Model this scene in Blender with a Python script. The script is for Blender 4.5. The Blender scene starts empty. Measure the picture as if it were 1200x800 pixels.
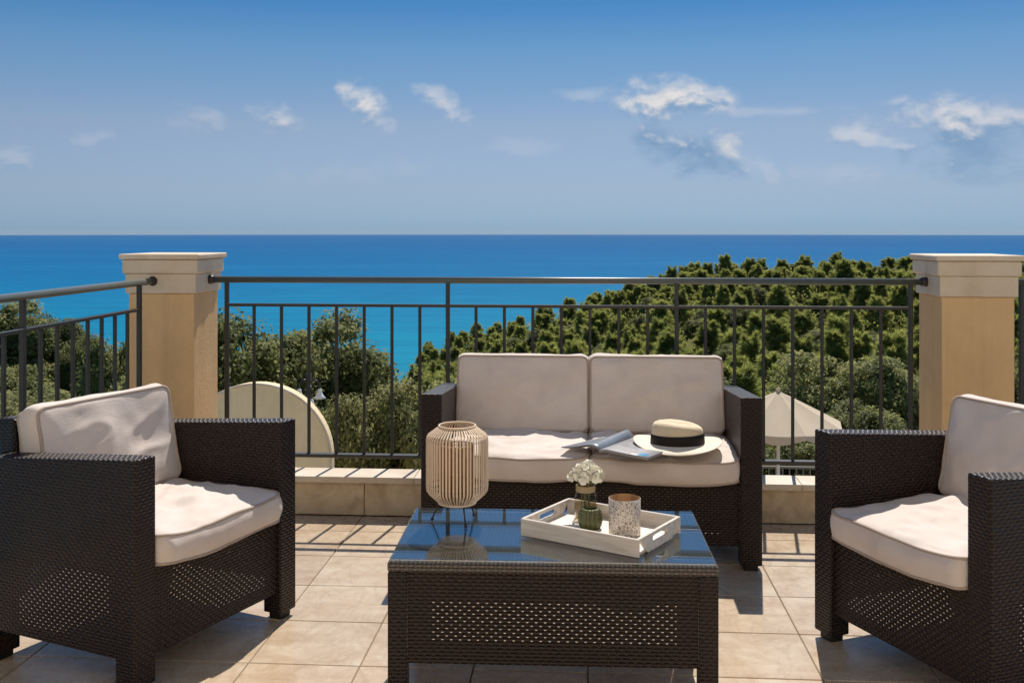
import bpy, bmesh, math, random
import numpy as np
from mathutils import Vector, Matrix, noise

scene = bpy.context.scene
C = scene.collection
R = math.radians

# ------------------------------------------------------------------ camera
EYE = 1.265                       # metres above the terrace floor
YAW = R(4.03)
FOC = 1207.0                      # focal length in pixels of the 1200 px wide photograph
cam = bpy.data.cameras.new("camera")
cam_o = bpy.data.objects.new("camera", cam)
C.objects.link(cam_o)
cam.sensor_width = 36.0
cam.lens = FOC / 1200 * 36
cam.shift_y = -130 / 1200
cam.clip_start = 0.05
cam.clip_end = 60000
cam_o.location = (0, 0, EYE)
cam_o.rotation_euler = (R(90), 0, YAW)
scene.camera = cam_o

# ------------------------------------------------------------------ light
SUN_EL, SUN_AZ = R(56), R(9.2)    # azimuth from +Y towards +X
sun = bpy.data.lights.new("sun", 'SUN')
sun.energy = 3.8
sun.angle = R(0.53)
sun.color = (1.0, 0.93, 0.83)
sun_o = bpy.data.objects.new("sun", sun)
C.objects.link(sun_o)
sd = Vector((math.sin(SUN_AZ) * math.cos(SUN_EL), math.cos(SUN_AZ) * math.cos(SUN_EL), math.sin(SUN_EL)))
sun_o.rotation_euler = sd.to_track_quat('Z', 'Y').to_euler()
sun_o.location = sd * 50

scene.view_settings.view_transform = 'Standard'
scene.view_settings.look = 'None'
scene.view_settings.exposure = 0.6
scene.view_settings.gamma = 1.0
scene.cycles.max_bounces = 10
scene.cycles.transparent_max_bounces = 24
scene.cycles.diffuse_bounces = 5
scene.cycles.sample_clamp_indirect = 6.0


class NT:
    """short hand for building node trees"""
    def __init__(self, tree):
        self.t = tree
        tree.nodes.clear()

    def n(self, kind, **kw):
        nd = self.t.nodes.new(kind)
        for k, v in kw.items():
            if hasattr(nd, k) and not k[0].isupper():
                setattr(nd, k, v)
        return nd

    def set(self, sock, v):
        if isinstance(v, bpy.types.NodeSocket):
            self.t.links.new(v, sock)
        elif v is not None:
            if sock.type == 'RGBA' and len(v) == 3:
                v = (*v, 1)
            sock.default_value = v

    def m(self, op, a, b=None, c=None, clamp=False):
        nd = self.t.nodes.new('ShaderNodeMath')
        nd.operation = op
        nd.use_clamp = clamp
        for s, v in zip(nd.inputs, (a, b, c)):
            self.set(s, v)
        return nd.outputs[0]

    def vm(self, op, a, b=None):
        nd = self.t.nodes.new('ShaderNodeVectorMath')
        nd.operation = op
        self.set(nd.inputs[0], a)
        if b is not None:
            self.set(nd.inputs[1], b)
        return nd.outputs[0]

    def mix(self, f, a, b, blend='MIX'):
        nd = self.t.nodes.new('ShaderNodeMix')
        nd.data_type = 'RGBA'
        nd.blend_type = blend
        nd.clamp_factor = True
        self.set(nd.inputs[0], f)
        self.set(nd.inputs[6], a)
        self.set(nd.inputs[7], b)
        return nd.outputs[2]

    def rng(self, v, a, b, c=0.0, d=1.0, smooth=False):
        nd = self.t.nodes.new('ShaderNodeMapRange')
        nd.interpolation_type = 'SMOOTHSTEP' if smooth else 'LINEAR'
        self.set(nd.inputs[0], v)
        for i, x in enumerate((a, b, c, d)):
            self.set(nd.inputs[i + 1], x)
        return nd.outputs[0]

    def noise(self, vec, scale, detail=3, rough=0.55, dist=0.0):
        nd = self.t.nodes.new('ShaderNodeTexNoise')
        self.set(nd.inputs['Vector'], vec)
        self.set(nd.inputs['Scale'], scale)
        self.set(nd.inputs['Detail'], detail)
        self.set(nd.inputs['Roughness'], rough)
        self.set(nd.inputs['Distortion'], dist)
        return nd.outputs[0]

    def ramp(self, f, stops):
        nd = self.t.nodes.new('ShaderNodeValToRGB')
        cr = nd.color_ramp
        while len(cr.elements) < len(stops):
            cr.elements.new(0.5)
        for e, (p, c) in zip(cr.elements, stops):
            e.position = p
            e.color = (*c, 1)
        self.set(nd.inputs[0], f)
        return nd.outputs[0]

    def scale(self, vec, s):
        nd = self.t.nodes.new('ShaderNodeMapping')
        self.set(nd.inputs[0], vec)
        nd.inputs['Scale'].default_value = s
        return nd.outputs[0]

    def bump(self, h, strength, dist, normal=None):
        nd = self.t.nodes.new('ShaderNodeBump')
        nd.inputs['Strength'].default_value = strength
        nd.inputs['Distance'].default_value = dist
        self.set(nd.inputs['Height'], h)
        if normal is not None:
            self.set(nd.inputs['Normal'], normal)
        return nd.outputs[0]

    def bsdf(self, col, rough=0.5, spec=0.5, metal=0.0, normal=None, **kw):
        nd = self.t.nodes.new('ShaderNodeBsdfPrincipled')
        self.set(nd.inputs['Base Color'], col)
        self.set(nd.inputs['Roughness'], rough)
        self.set(nd.inputs['Specular IOR Level'], spec)
        self.set(nd.inputs['Metallic'], metal)
        if normal is not None:
            self.set(nd.inputs['Normal'], normal)
        for k, v in kw.items():
            self.set(nd.inputs[k.replace('_', ' ')], v)
        return nd.outputs[0]

    def out(self, sh):
        nd = self.t.nodes.new('ShaderNodeOutputMaterial')
        self.t.links.new(sh, nd.inputs[0])

    def coord(self, which='Object'):
        return self.t.nodes.new('ShaderNodeTexCoord').outputs[which]


def pix_dir(px, py):
    """direction (x/y, z/y) in world space of a pixel of the photograph"""
    k = (px - 600) / FOC
    ca, sa = math.cos(YAW), math.sin(YAW)
    dx, dy, dz = k * ca - sa, k * sa + ca, -(py - 270) / FOC
    return dx / dy, dz / dy


# ------------------------------------------------------------------ sky
world = bpy.data.worlds.new("World")
scene.world = world
world.use_nodes = True
w = NT(world.node_tree)
sky = w.n('ShaderNodeTexSky', sky_type='NISHITA', sun_disc=False, sun_elevation=SUN_EL, sun_rotation=SUN_AZ,
          altitude=200.0, air_density=1.0, dust_density=0.3, ozone_density=2.0)
gen = w.coord('Generated')
sep = w.n('ShaderNodeSeparateXYZ')
w.t.links.new(gen, sep.inputs[0])
dx, dy, dz = sep.outputs
# deeper, polarised blue that fades into pale sea haze low down, all round the horizon
grade = w.ramp(w.rng(dz, -0.02, 0.46), [(0.0, (0.208, 0.341, 0.650)), (0.05, (0.208, 0.341, 0.650)), (0.128, (0.285, 0.343, 0.519)), (0.248, (0.363, 0.375, 0.463)),
                                        (0.398, (0.248, 0.372, 0.469)), (0.489, (0.137, 0.313, 0.463)), (1.0, (0.34, 0.51, 0.60))])
skycol = w.mix(1.0, sky.outputs[0], grade, 'MULTIPLY')
# clouds: soft patches broken up by noise, lit on top and shaded below
ydiv = w.m('MAXIMUM', dy, 0.05)
cu = w.m('DIVIDE', dx, ydiv)
cv = w.m('DIVIDE', dz, ydiv)
comb = w.n('ShaderNodeCombineXYZ')
w.t.links.new(cu, comb.inputs[0])
w.t.links.new(cv, comb.inputs[1])
uv = comb.outputs[0]
nA = w.noise(w.scale(uv, (1, 1.5, 1)), 24.0, 5, 0.52, 0.25)
nB = w.noise(w.scale(uv, (1, 1.5, 1)), 55.0, 3, 0.5)
nsum = w.m('ADD', w.m('MULTIPLY', nA, 0.75), w.m('MULTIPLY', nB, 0.25))


def blob(px, py, rx, ry, tilt=0.0):
    u0, v0 = pix_dir(px, py)
    du = w.m('SUBTRACT', cu, u0)
    dv = w.m('SUBTRACT', cv, v0)
    c, s = math.cos(tilt), math.sin(tilt)
    a = w.m('DIVIDE', w.m('ADD', w.m('MULTIPLY', du, c), w.m('MULTIPLY', dv, s)), rx / FOC)
    b = w.m('DIVIDE', w.m('SUBTRACT', w.m('MULTIPLY', dv, c), w.m('MULTIPLY', du, s)), ry / FOC)
    r2 = w.m('ADD', w.m('MULTIPLY', a, a), w.m('MULTIPLY', b, b))
    return w.m('SUBTRACT', 1.0, w.m('SQRT', r2)), b


upuv = w.vm('ADD', uv, (0.002, 0.0065, 0.0))
nUp = w.noise(w.scale(upuv, (1, 1.5, 1)), 24.0, 5, 0.52, 0.25)
relief = w.m('MULTIPLY', w.m('SUBTRACT', nA, nUp), 6.0)
CLOUDS = [  # px, py, rx, ry, tilt, density, height of the shaded part (in radii)
    (426, 120, 56, 27, -0.75, 1.0, 0.0), (322, 140, 44, 26, -0.3, 0.62, 0.0), (518, 120, 56, 22, -0.65, 0.55, -0.5),
    (782, 118, 92, 36, -0.04, 1.0, -0.1), (812, 174, 88, 44, -0.25, 0.95, 1.15), (852, 170, 28, 18, -0.5, 0.7, -0.7), (685, 112, 50, 14, 0.0, 0.25, -0.6),
    (1008, 156, 76, 26, -0.05, 0.5, -0.2), (1125, 138, 108, 36, -0.05, 0.7, 0.0), (1150, 176, 110, 46, 0.0, 0.75, 1.1), (900, 131, 130, 8, 0.02, 0.22, -1.0),
    (228, 140, 54, 24, -0.3, 0.24, -0.4), (890, 192, 60, 20, -0.5, 0.22, -0.4), (108, 162, 36, 20, 0.0, 0.18, -0.2),
    (610, 172, 70, 16, 0.0, 0.13, -1.0), (10, 188, 46, 26, 0.0, 0.18, 0.0), (990, 205, 120, 18, -0.1, 0.12, -1.0), (420, 200, 150, 20, 0.05, 0.08, -1.0)]
for px, py, rx, ry, tilt, dens, shade in CLOUDS:
    f, b = blob(px, py, rx, ry, tilt)
    d = w.m('ADD', f, w.m('MULTIPLY', w.m('SUBTRACT', nsum, 0.5), 3.0))
    a = w.m('MULTIPLY', w.rng(d, 0.0, 1.1, 0, 1, True), dens)
    a = w.m('MULTIPLY', a, w.rng(f, 0.0, 0.25, 0, 1, True))
    a = w.m('MULTIPLY', a, w.rng(dy, 0.1, 0.3))
    lit = w.rng(w.m('ADD', w.m('MULTIPLY', b, 0.8), relief), -0.9 + shade, 0.55 + shade, 0, 1, True)
    ccol = w.mix(lit, (1.3, 2.2, 3.45), (5.0, 4.85, 4.8))
    skycol = w.mix(a, skycol, ccol)
bg = w.n('ShaderNodeBackground')
w.t.links.new(skycol, bg.inputs[0])
bg.inputs[1].default_value = 0.1
wo = w.n('ShaderNodeOutputWorld')
w.t.links.new(bg.outputs[0], wo.inputs[0])


# ------------------------------------------------------------------ materials
def material(name):
    m = bpy.data.materials.new(name)
    m.use_nodes = True
    return m, NT(m.node_tree)


def wicker(name, holes, sun_lift=0.0):
    m, t = material(name)
    uvn = t.n('ShaderNodeSeparateXYZ')
    t.t.links.new(t.coord('UV'), uvn.inputs[0])
    u = t.m('DIVIDE', uvn.outputs[0], 0.0115)
    v = t.m('DIVIDE', uvn.outputs[1], 0.0095)
    row = t.m('FLOOR', v)
    e = t.m('SUBTRACT', t.m('MULTIPLY', t.m('FRACT', v), 2.0), 1.0)
    prof = t.m('SUBTRACT', 1.0, t.m('MULTIPLY', e, e))
    s = t.m('SINE', t.m('MULTIPLY', t.m('ADD', u, row), math.pi))
    over = t.m('MULTIPLY', prof, t.m('MULTIPLY_ADD', s, 0.34, 0.66))
    warp = t.m('MULTIPLY', t.m('POWER', t.m('MAXIMUM', t.m('MULTIPLY', s, -1.0), 0.0), 2.0), 0.62)
    h = t.m('MAXIMUM', over, warp)
    ob = t.coord('Object')
    big = t.noise(ob, 9.0, 3)
    fine = t.noise(t.scale(ob, (240, 240, 60)), 1.0, 2)
    base = t.mix(big, (0.0095, 0.0042, 0.0026), (0.0225, 0.0105, 0.0060))
    base = t.mix(t.m('MULTIPLY', t.rng(fine, 0.45, 0.8), 0.5), base, (0.042, 0.023, 0.014))
    base = t.mix(t.rng(h, 0.0, 0.35, 0.85, 0.0), base, (0.004, 0.003, 0.0025))
    if sun_lift:
        base = t.mix(t.m('MULTIPLY', h, sun_lift), base, (0.20, 0.175, 0.155))  # strand crests lightened in the colour, as if sunlit
    sh = t.bsdf(base, t.rng(fine, 0.3, 0.7, 0.29, 0.46), 0.36, normal=t.bump(h, 1.0, 0.004))
    if holes:
        hole = t.m('MULTIPLY', t.m('LESS_THAN', s, -0.74), t.m('LESS_THAN', t.m('ABSOLUTE', e), 0.20))
        tr = t.n('ShaderNodeBsdfTransparent')
        mx = t.n('ShaderNodeMixShader')
        t.set(mx.inputs[0], hole)
        t.t.links.new(sh, mx.inputs[1])
        t.t.links.new(tr.outputs[0], mx.inputs[2])
        sh = mx.outputs[0]
    t.out(sh)
    return m


def simple(name, col, rough=0.5, spec=0.5, metal=0.0, var=0.0, vscale=12.0, bump=0.0, bscale=80.0):
    m, t = material(name)
    ob = t.coord('Object')
    c = col
    if var:
        c = t.mix(t.noise(ob, vscale, 5, 0.6), tuple(x * (1 - var) for x in col), tuple(min(1, x * (1 + var)) for x in col))
    nrm = t.bump(t.noise(ob, bscale, 3), 0.6, bump) if bump else None
    t.out(t.bsdf(c, rough, spec, metal, nrm))
    return m


MAT = {}
MAT['wicker'] = wicker('wicker', False)
MAT['wicker_open'] = wicker('wicker_open', True)
MAT['wicker_worn'] = wicker('wicker_worn', False, 0.8)  # same wicker, with the sun on the table top put into its colour


def fabric():
    m, t = material('cushion_fabric')
    ob = t.coord('Object')
    thr = t.noise(t.scale(ob, (420, 420, 420)), 1.0, 2, 0.7)
    soft = t.noise(ob, 7.0, 5, 0.6, 0.5)
    crease = t.noise(t.scale(ob, (9, 22, 14)), 1.0, 4, 0.6, 1.2)
    ridge = t.m('SUBTRACT', 1.0, t.m('ABSOLUTE', t.m('MULTIPLY_ADD', crease, 2.0, -1.0)))
    ridge = t.m('POWER', ridge, 5.0)
    c = t.mix(t.rng(soft, 0.35, 0.7), (0.63, 0.54, 0.487), (0.71, 0.63, 0.582))
    stain = t.noise(ob, 17.0, 4, 0.7)
    c = t.mix(t.rng(stain, 0.62, 0.8, 0, 0.35), c, (0.60, 0.515, 0.45))
    n1 = t.bump(ridge, 0.12, 0.003)
    n2 = t.bump(thr, 0.5, 0.0012, n1)
    c = t.mix(t.rng(thr, 0.35, 0.7, 0.22, 0.0), c, (0.44, 0.37, 0.315))
    t.out(t.bsdf(c, 0.9, 0.2, 0, n2, Sheen_Weight=0.25))
    return m


MAT['fabric'] = fabric()
MAT['piping'] = simple('piping_fabric', (0.40, 0.325, 0.275), 0.85, 0.2)


def tile_mat():
    m, t = material('terrace_tile')
    ob = t.coord('Object')
    rnd = t.n('ShaderNodeObjectInfo').outputs['Random']
    off = t.n('ShaderNodeCombineXYZ')
    t.set(off.inputs[0], t.m('MULTIPLY', rnd, 37.0))
    t.set(off.inputs[1], t.m('MULTIPLY', rnd, 91.0))
    p = t.vm('ADD', ob, off.outputs[0])
    a = t.noise(t.scale(p, (5, 9, 5)), 1.0, 6, 0.62, 0.6)
    b = t.noise(p, 26.0, 5, 0.65)
    fine = t.noise(p, 160.0, 3)
    c = t.ramp(a, [(0.28, (0.37, 0.262, 0.165)), (0.5, (0.49, 0.388, 0.282)), (0.72, (0.58, 0.50, 0.39))])
    c = t.mix(t.rng(b, 0.5, 0.75, 0, 0.4), c, (0.37, 0.27, 0.18))
    c = t.mix(t.rng(rnd, 0, 1, 0.0, 0.30), c, (0.60, 0.47, 0.335))
    vein = t.m('POWER', t.m('SUBTRACT', 1.0, t.m('ABSOLUTE', t.m('MULTIPLY_ADD', t.noise(t.scale(p, (7, 3, 5)), 1.0, 5, 0.6, 1.5), 2.0, -1.0))), 14.0)
    c = t.mix(t.m('MULTIPLY', vein, 0.35), c, (0.33, 0.215, 0.125))
    wpos_ = t.n('ShaderNodeNewGeometry').outputs['Position']
    dirt = t.noise(wpos_, 1.7, 6, 0.7)
    c = t.mix(t.rng(dirt, 0.48, 0.72, 0.0, 0.45), c, (0.34, 0.235, 0.15))
    spot = t.noise(wpos_, 38.0, 3, 0.6)
    c = t.mix(t.rng(spot, 0.68, 0.74, 0.0, 0.4), c, (0.22, 0.15, 0.09))
    c = t.mix(t.rng(fine, 0.55, 0.8, 0, 0.3), c, (0.34, 0.25, 0.17))
    t.out(t.bsdf(c, t.rng(b, 0.3, 0.75, 0.20, 0.38), 0.55, 0, t.bump(t.m('ADD', b, t.m('MULTIPLY', fine, 0.4)), 0.35, 0.0015)))
    return m


MAT['tile'] = tile_mat()
MAT['grout'] = simple('grout', (0.21, 0.165, 0.12), 0.9, 0.2, var=0.25)


def stone(name, c0, c1, c2, sc=6.0, rough=0.55):
    m, t = material(name)
    ob = t.coord('Object')
    rnd = t.n('ShaderNodeObjectInfo').outputs['Random']
    p = t.vm('ADD', ob, t.m('MULTIPLY', rnd, 50.0))
    a = t.noise(p, sc, 6, 0.62, 0.8)
    b = t.noise(p, sc * 9, 4, 0.65)
    c = t.ramp(a, [(0.3, c0), (0.5, c1), (0.7, c2)])
    c = t.mix(t.rng(b, 0.55, 0.8, 0, 0.45), c, c0)
    t.out(t.bsdf(c, rough, 0.4, 0, t.bump(b, 0.3, 0.002)))
    return m


MAT['facing'] = stone('facing_stone', (0.36, 0.26, 0.165), (0.54, 0.42, 0.28), (0.66, 0.55, 0.40), 7.0, 0.5)
MAT['coping'] = stone('coping_stone', (0.52, 0.42, 0.32), (0.60, 0.51, 0.40), (0.66, 0.58, 0.48), 5.0, 0.5)
MAT['cap'] = stone('cap_stone', (0.54, 0.42, 0.30), (0.63, 0.51, 0.38), (0.68, 0.57, 0.45), 4.0, 0.6)


def plaster(name, col):
    m, t = material(name)
    ob = t.coord('Object')
    a = t.noise(t.scale(ob, (3, 3, 2)), 1.0, 6, 0.65)
    b = t.noise(ob, 120.0, 4, 0.6)
    c = t.mix(t.rng(a, 0.3, 0.7), tuple(x * 0.88 for x in col), tuple(x * 1.08 for x in col))
    run = t.noise(t.scale(ob, (26, 26, 1.1)), 1.0, 4, 0.6)
    c = t.mix(t.rng(run, 0.52, 0.75, 0.0, 0.30), c, tuple(x * 0.62 for x in col))
    mot = t.noise(ob, 9.0, 6, 0.7, 0.6)
    c = t.mix(t.rng(mot, 0.5, 0.75, 0.0, 0.28), c, tuple(min(1, x * 1.25) for x in col))
    pit = t.noise(ob, 55.0, 4, 0.7)
    t.out(t.bsdf(c, 0.85, 0.25, 0, t.bump(t.m('ADD', b, t.m('MULTIPLY', pit, 1.5)), 0.6, 0.003)))
    return m


MAT['plaster'] = plaster('ochre_plaster', (0.68, 0.45, 0.235))
MAT['wall_cream'] = plaster('cream_plaster', (0.80, 0.64, 0.40))
MAT['house_wall'] = plaster('house_plaster', (0.82, 0.71, 0.56))
MAT['rail'] = simple('painted_steel', (0.022, 0.020, 0.017), 0.46, 0.5, 0.0, 0.25, 40.0, 0.0006, 220.0)
MAT['rail_top'] = simple('painted_handrail', (0.085, 0.095, 0.088), 0.36, 0.6, 0.0, 0.2, 40.0, 0.0006, 220.0)  # lighter than the other steel: sky reflection put into the base colour
MAT['fence_metal'] = simple('fence_steel', (0.16, 0.15, 0.13), 0.5, 0.5)
MAT['black_metal'] = simple('black_metal', (0.012, 0.012, 0.012), 0.35, 0.5)
MAT['foot'] = simple('foot_plastic', (0.010, 0.008, 0.007), 0.5, 0.4)


def pane(name, tint=(0.93, 0.97, 0.96), rough=0.02, ior=1.5):
    """thin clear sheet: mirror coat by Fresnel over a plain see-through body"""
    m, t = material(name)
    fr = t.n('ShaderNodeFresnel')
    back = t.n('ShaderNodeNewGeometry').outputs['Backfacing']
    t.set(fr.inputs[0], t.m('ADD', ior, t.m('MULTIPLY', back, 1.0 / ior - ior)))
    gl = t.n('ShaderNodeBsdfGlossy')
    gl.inputs['Roughness'].default_value = rough
    tr = t.n('ShaderNodeBsdfTransparent')
    t.set(tr.inputs[0], tint)
    mx = t.n('ShaderNodeMixShader')
    t.t.links.new(fr.outputs[0], mx.inputs[0])
    t.t.links.new(tr.outputs[0], mx.inputs[1])
    t.t.links.new(gl.outputs[0], mx.inputs[2])
    t.out(mx.outputs[0])
    return m


MAT['table_glass'] = pane('table_glass', (0.90, 0.95, 0.95), 0.010, 3.6)
MAT['jar_glass'] = pane('jar_glass', (0.93, 0.91, 0.86), 0.06, 1.22)
MAT['water_jar'] = pane('vase_water', (0.90, 0.85, 0.76), 0.1, 1.1)


def bamboo(name, a, b):
    m, t = material(name)
    rnd = t.n('ShaderNodeObjectInfo').outputs['Random']
    g = t.noise(t.scale(t.coord('Object'), (300, 300, 20)), 1.0, 3)
    t.out(t.bsdf(t.mix(t.m('MULTIPLY_ADD', rnd, 0.5, t.m('MULTIPLY', g, 0.5)), a, b), 0.55, 0.35))
    return m


MAT['bamboo'] = bamboo('bamboo', (0.60, 0.44, 0.30), (0.78, 0.63, 0.47))
MAT['bamboo_dark'] = bamboo('bamboo_dark', (0.24, 0.125, 0.055), (0.38, 0.22, 0.11))


def white_wood():
    m, t = material('whitewashed_wood')
    g = t.noise(t.scale(t.coord('Object'), (6, 60, 60)), 1.0, 5, 0.65)
    t.out(t.bsdf(t.mix(t.rng(g, 0.3, 0.75), (0.44, 0.38, 0.33), (0.70, 0.65, 0.59)), 0.6, 0.3, 0, t.bump(g, 0.4, 0.001)))
    return m


MAT['tray_wood'] = white_wood()
MAT['tray_base'] = simple('tray_base', (0.72, 0.66, 0.57), 0.5, 0.4, var=0.08, vscale=30)


def straw():
    m, t = material('straw')
    ob = t.coord('Object')
    wv = t.n('ShaderNodeTexWave')
    wv.inputs['Scale'].default_value = 70
    wv.bands_direction = 'Z'
    t.t.links.new(ob, wv.inputs['Vector'])
    n = t.noise(ob, 190, 2)
    c = t.mix(t.m('MULTIPLY', wv.outputs[1], n), (0.64, 0.51, 0.34), (0.82, 0.72, 0.55))
    t.out(t.bsdf(c, 0.75, 0.25, 0, t.bump(t.m('ADD', wv.outputs[1], n), 0.4, 0.001), Sheen_Weight=0.1))
    return m


MAT['straw'] = straw()
MAT['brim_straw'] = simple('brim_straw', (0.74, 0.66, 0.54), 0.75, 0.25, var=0.1, vscale=60, bump=0.001, bscale=240)
MAT['hat_band'] = simple('hat_band', (0.012, 0.008, 0.007), 0.7, 0.3, bump=0.0005, bscale=300)


def page_mat():
    """flat print: columns of grey text and pictures on the magazine pages"""
    m, t = material('printed_page')
    uvs = t.n('ShaderNodeSeparateXYZ')
    t.t.links.new(t.coord('UV'), uvs.inputs[0])
    u, v = uvs.outputs[0], uvs.outputs[1]
    line = t.m('GREATER_THAN', t.m('SINE', t.m('MULTIPLY', v, 260.0)), 0.1)
    words = t.m('GREATER_THAN', t.noise(t.scale(t.coord('UV'), (60, 42, 1)), 1.0, 1), 0.45)
    txt = t.m('MULTIPLY', line, words)
    pic = t.mix(t.noise(t.coord('UV'), 9.0, 4), (0.10, 0.11, 0.13), (0.42, 0.42, 0.43))
    box_ = t.m('MULTIPLY', t.m('MULTIPLY', t.m('GREATER_THAN', u, 0.08), t.m('LESS_THAN', u, 0.55)), t.m('MULTIPLY', t.m('GREATER_THAN', v, 0.35), t.m('LESS_THAN', v, 0.9)))
    blue = t.m('MULTIPLY', t.m('MULTIPLY', t.m('GREATER_THAN', u, 0.74), t.m('LESS_THAN', u, 0.92)), t.m('MULTIPLY', t.m('GREATER_THAN', v, 0.06), t.m('LESS_THAN', v, 0.2)))
    c = t.mix(t.m('MULTIPLY', txt, 0.6), (0.42, 0.41, 0.42), (0.10, 0.10, 0.12))
    c = t.mix(box_, c, pic)
    c = t.mix(blue, c, (0.10, 0.33, 0.55))
    t.out(t.bsdf(c, 0.35, 0.5))
    return m


MAT['page'] = page_mat()
MAT['cover'] = simple('magazine_cover', (0.17, 0.20, 0.25), 0.3, 0.5, var=0.5, vscale=14)
MAT['paper_edge'] = simple('paper_edge', (0.30, 0.29, 0.28), 0.8, 0.2, var=0.2, vscale=200)
MAT['cactus'] = simple('green_ceramic', (0.066, 0.072, 0.018), 0.3, 0.5, var=0.35, vscale=40)
MAT['twine'] = simple('twine', (0.38, 0.29, 0.17), 0.9, 0.1, var=0.3, vscale=160, bump=0.002, bscale=300)
MAT['petal'] = simple('petal', (0.80, 0.77, 0.66), 0.6, 0.3, var=0.10, vscale=60)
MAT['stem'] = simple('stem', (0.10, 0.13, 0.04), 0.6, 0.3)
MAT['amber'] = simple('amber_inside', (0.36, 0.19, 0.07), 0.35, 0.5, 0.2, var=0.3, vscale=60)


def lace():
    """silvered glass with a scrolled lace pattern, worn away to dark in the gaps"""
    m, t = material('lace_glass')
    ob = t.coord('Object')
    vo = t.n('ShaderNodeTexVoronoi', feature='DISTANCE_TO_EDGE')
    t.t.links.new(ob, vo.inputs['Vector'])
    vo.inputs['Scale'].default_value = 105
    n = t.noise(ob, 105, 3, 0.6, 3.0)
    k = t.m('MULTIPLY', t.m('GREATER_THAN', n, 0.49), t.m('GREATER_THAN', vo.outputs['Distance'], 0.12))
    c = t.mix(k, (0.62, 0.55, 0.48), (0.20, 0.14, 0.10))
    t.out(t.bsdf(c, 0.32, 0.5, 0.15, t.bump(k, 0.5, 0.001)))
    return m


MAT['lace'] = lace()
MAT['candle'] = simple('wax', (0.62, 0.45, 0.28), 0.5, 0.4)


def canvas():
    m, t = material('parasol_canvas')
    n = t.noise(t.coord('Object'), 3.0, 4)
    c = t.mix(n, (0.72, 0.61, 0.46), (0.80, 0.70, 0.55))
    tl = t.n('ShaderNodeBsdfTranslucent')
    t.set(tl.inputs[0], c)
    mx = t.n('ShaderNodeMixShader')
    mx.inputs[0].default_value = 0.35
    t.t.links.new(t.bsdf(c, 0.9, 0.2), mx.inputs[1])
    t.t.links.new(tl.outputs[0], mx.inputs[2])
    t.out(mx.outputs[0])
    return m


MAT['canvas'] = canvas()
MAT['white_metal'] = simple('white_metal', (0.7, 0.69, 0.66), 0.4, 0.5)
MAT['lamp_glass'] = simple('lamp_glass', (0.72, 0.74, 0.74), 0.2, 0.5)


def leafmat(name, lo, mid, hi, trans=0.3):
    m, t = material(name)
    tone = t.n('ShaderNodeAttribute')
    tone.attribute_name = 'tone'
    isl = t.n('ShaderNodeNewGeometry').outputs['Random Per Island']
    rnd = t.n('ShaderNodeObjectInfo').outputs['Random']
    f = t.m('ADD', t.m('MULTIPLY', tone.outputs['Fac'], 0.58), t.m('ADD', t.m('MULTIPLY', isl, 0.16), t.m('MULTIPLY', rnd, 0.26)))
    c = t.ramp(f, [(0.1, lo), (0.5, mid), (0.9, hi)])
    d = t.bsdf(c, 0.6, 0.2)
    tl = t.n('ShaderNodeBsdfTranslucent')
    t.set(tl.inputs[0], t.mix(0.5, c, hi))
    mx = t.n('ShaderNodeMixShader')
    mx.inputs[0].default_value = trans
    t.t.links.new(d, mx.inputs[1])
    t.t.links.new(tl.outputs[0], mx.inputs[2])
    t.out(mx.outputs[0])
    return m


MAT['needles'] = leafmat('pine_needles', (0.072, 0.100, 0.028), (0.235, 0.275, 0.068), (0.50, 0.51, 0.14), 0.58)
MAT['oak_leaves'] = leafmat('oak_leaves', (0.034, 0.050, 0.018), (0.15, 0.175, 0.052), (0.44, 0.43, 0.17), 0.45)
MAT['olive_leaves'] = leafmat('olive_leaves', (0.055, 0.068, 0.028), (0.21, 0.22, 0.08), (0.50, 0.47, 0.21), 0.45)
MAT['bark'] = simple('bark', (0.085, 0.06, 0.042), 0.9, 0.2, var=0.4, vscale=6)


def ground_mat():
    m, t = material('hillside')
    ob = t.coord('Object')
    a = t.noise(ob, 0.25, 6, 0.65)
    b = t.noise(ob, 3.0, 5, 0.7)
    c = t.mix(t.rng(a, 0.35, 0.65), (0.035, 0.04, 0.014), (0.10, 0.085, 0.04))
    c = t.mix(t.rng(b, 0.5, 0.75), c, (0.05, 0.055, 0.02))
    t.out(t.bsdf(c, 0.95, 0.1, 0, t.bump(b, 0.6, 0.2)))
    return m


MAT['ground'] = ground_mat()


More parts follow.
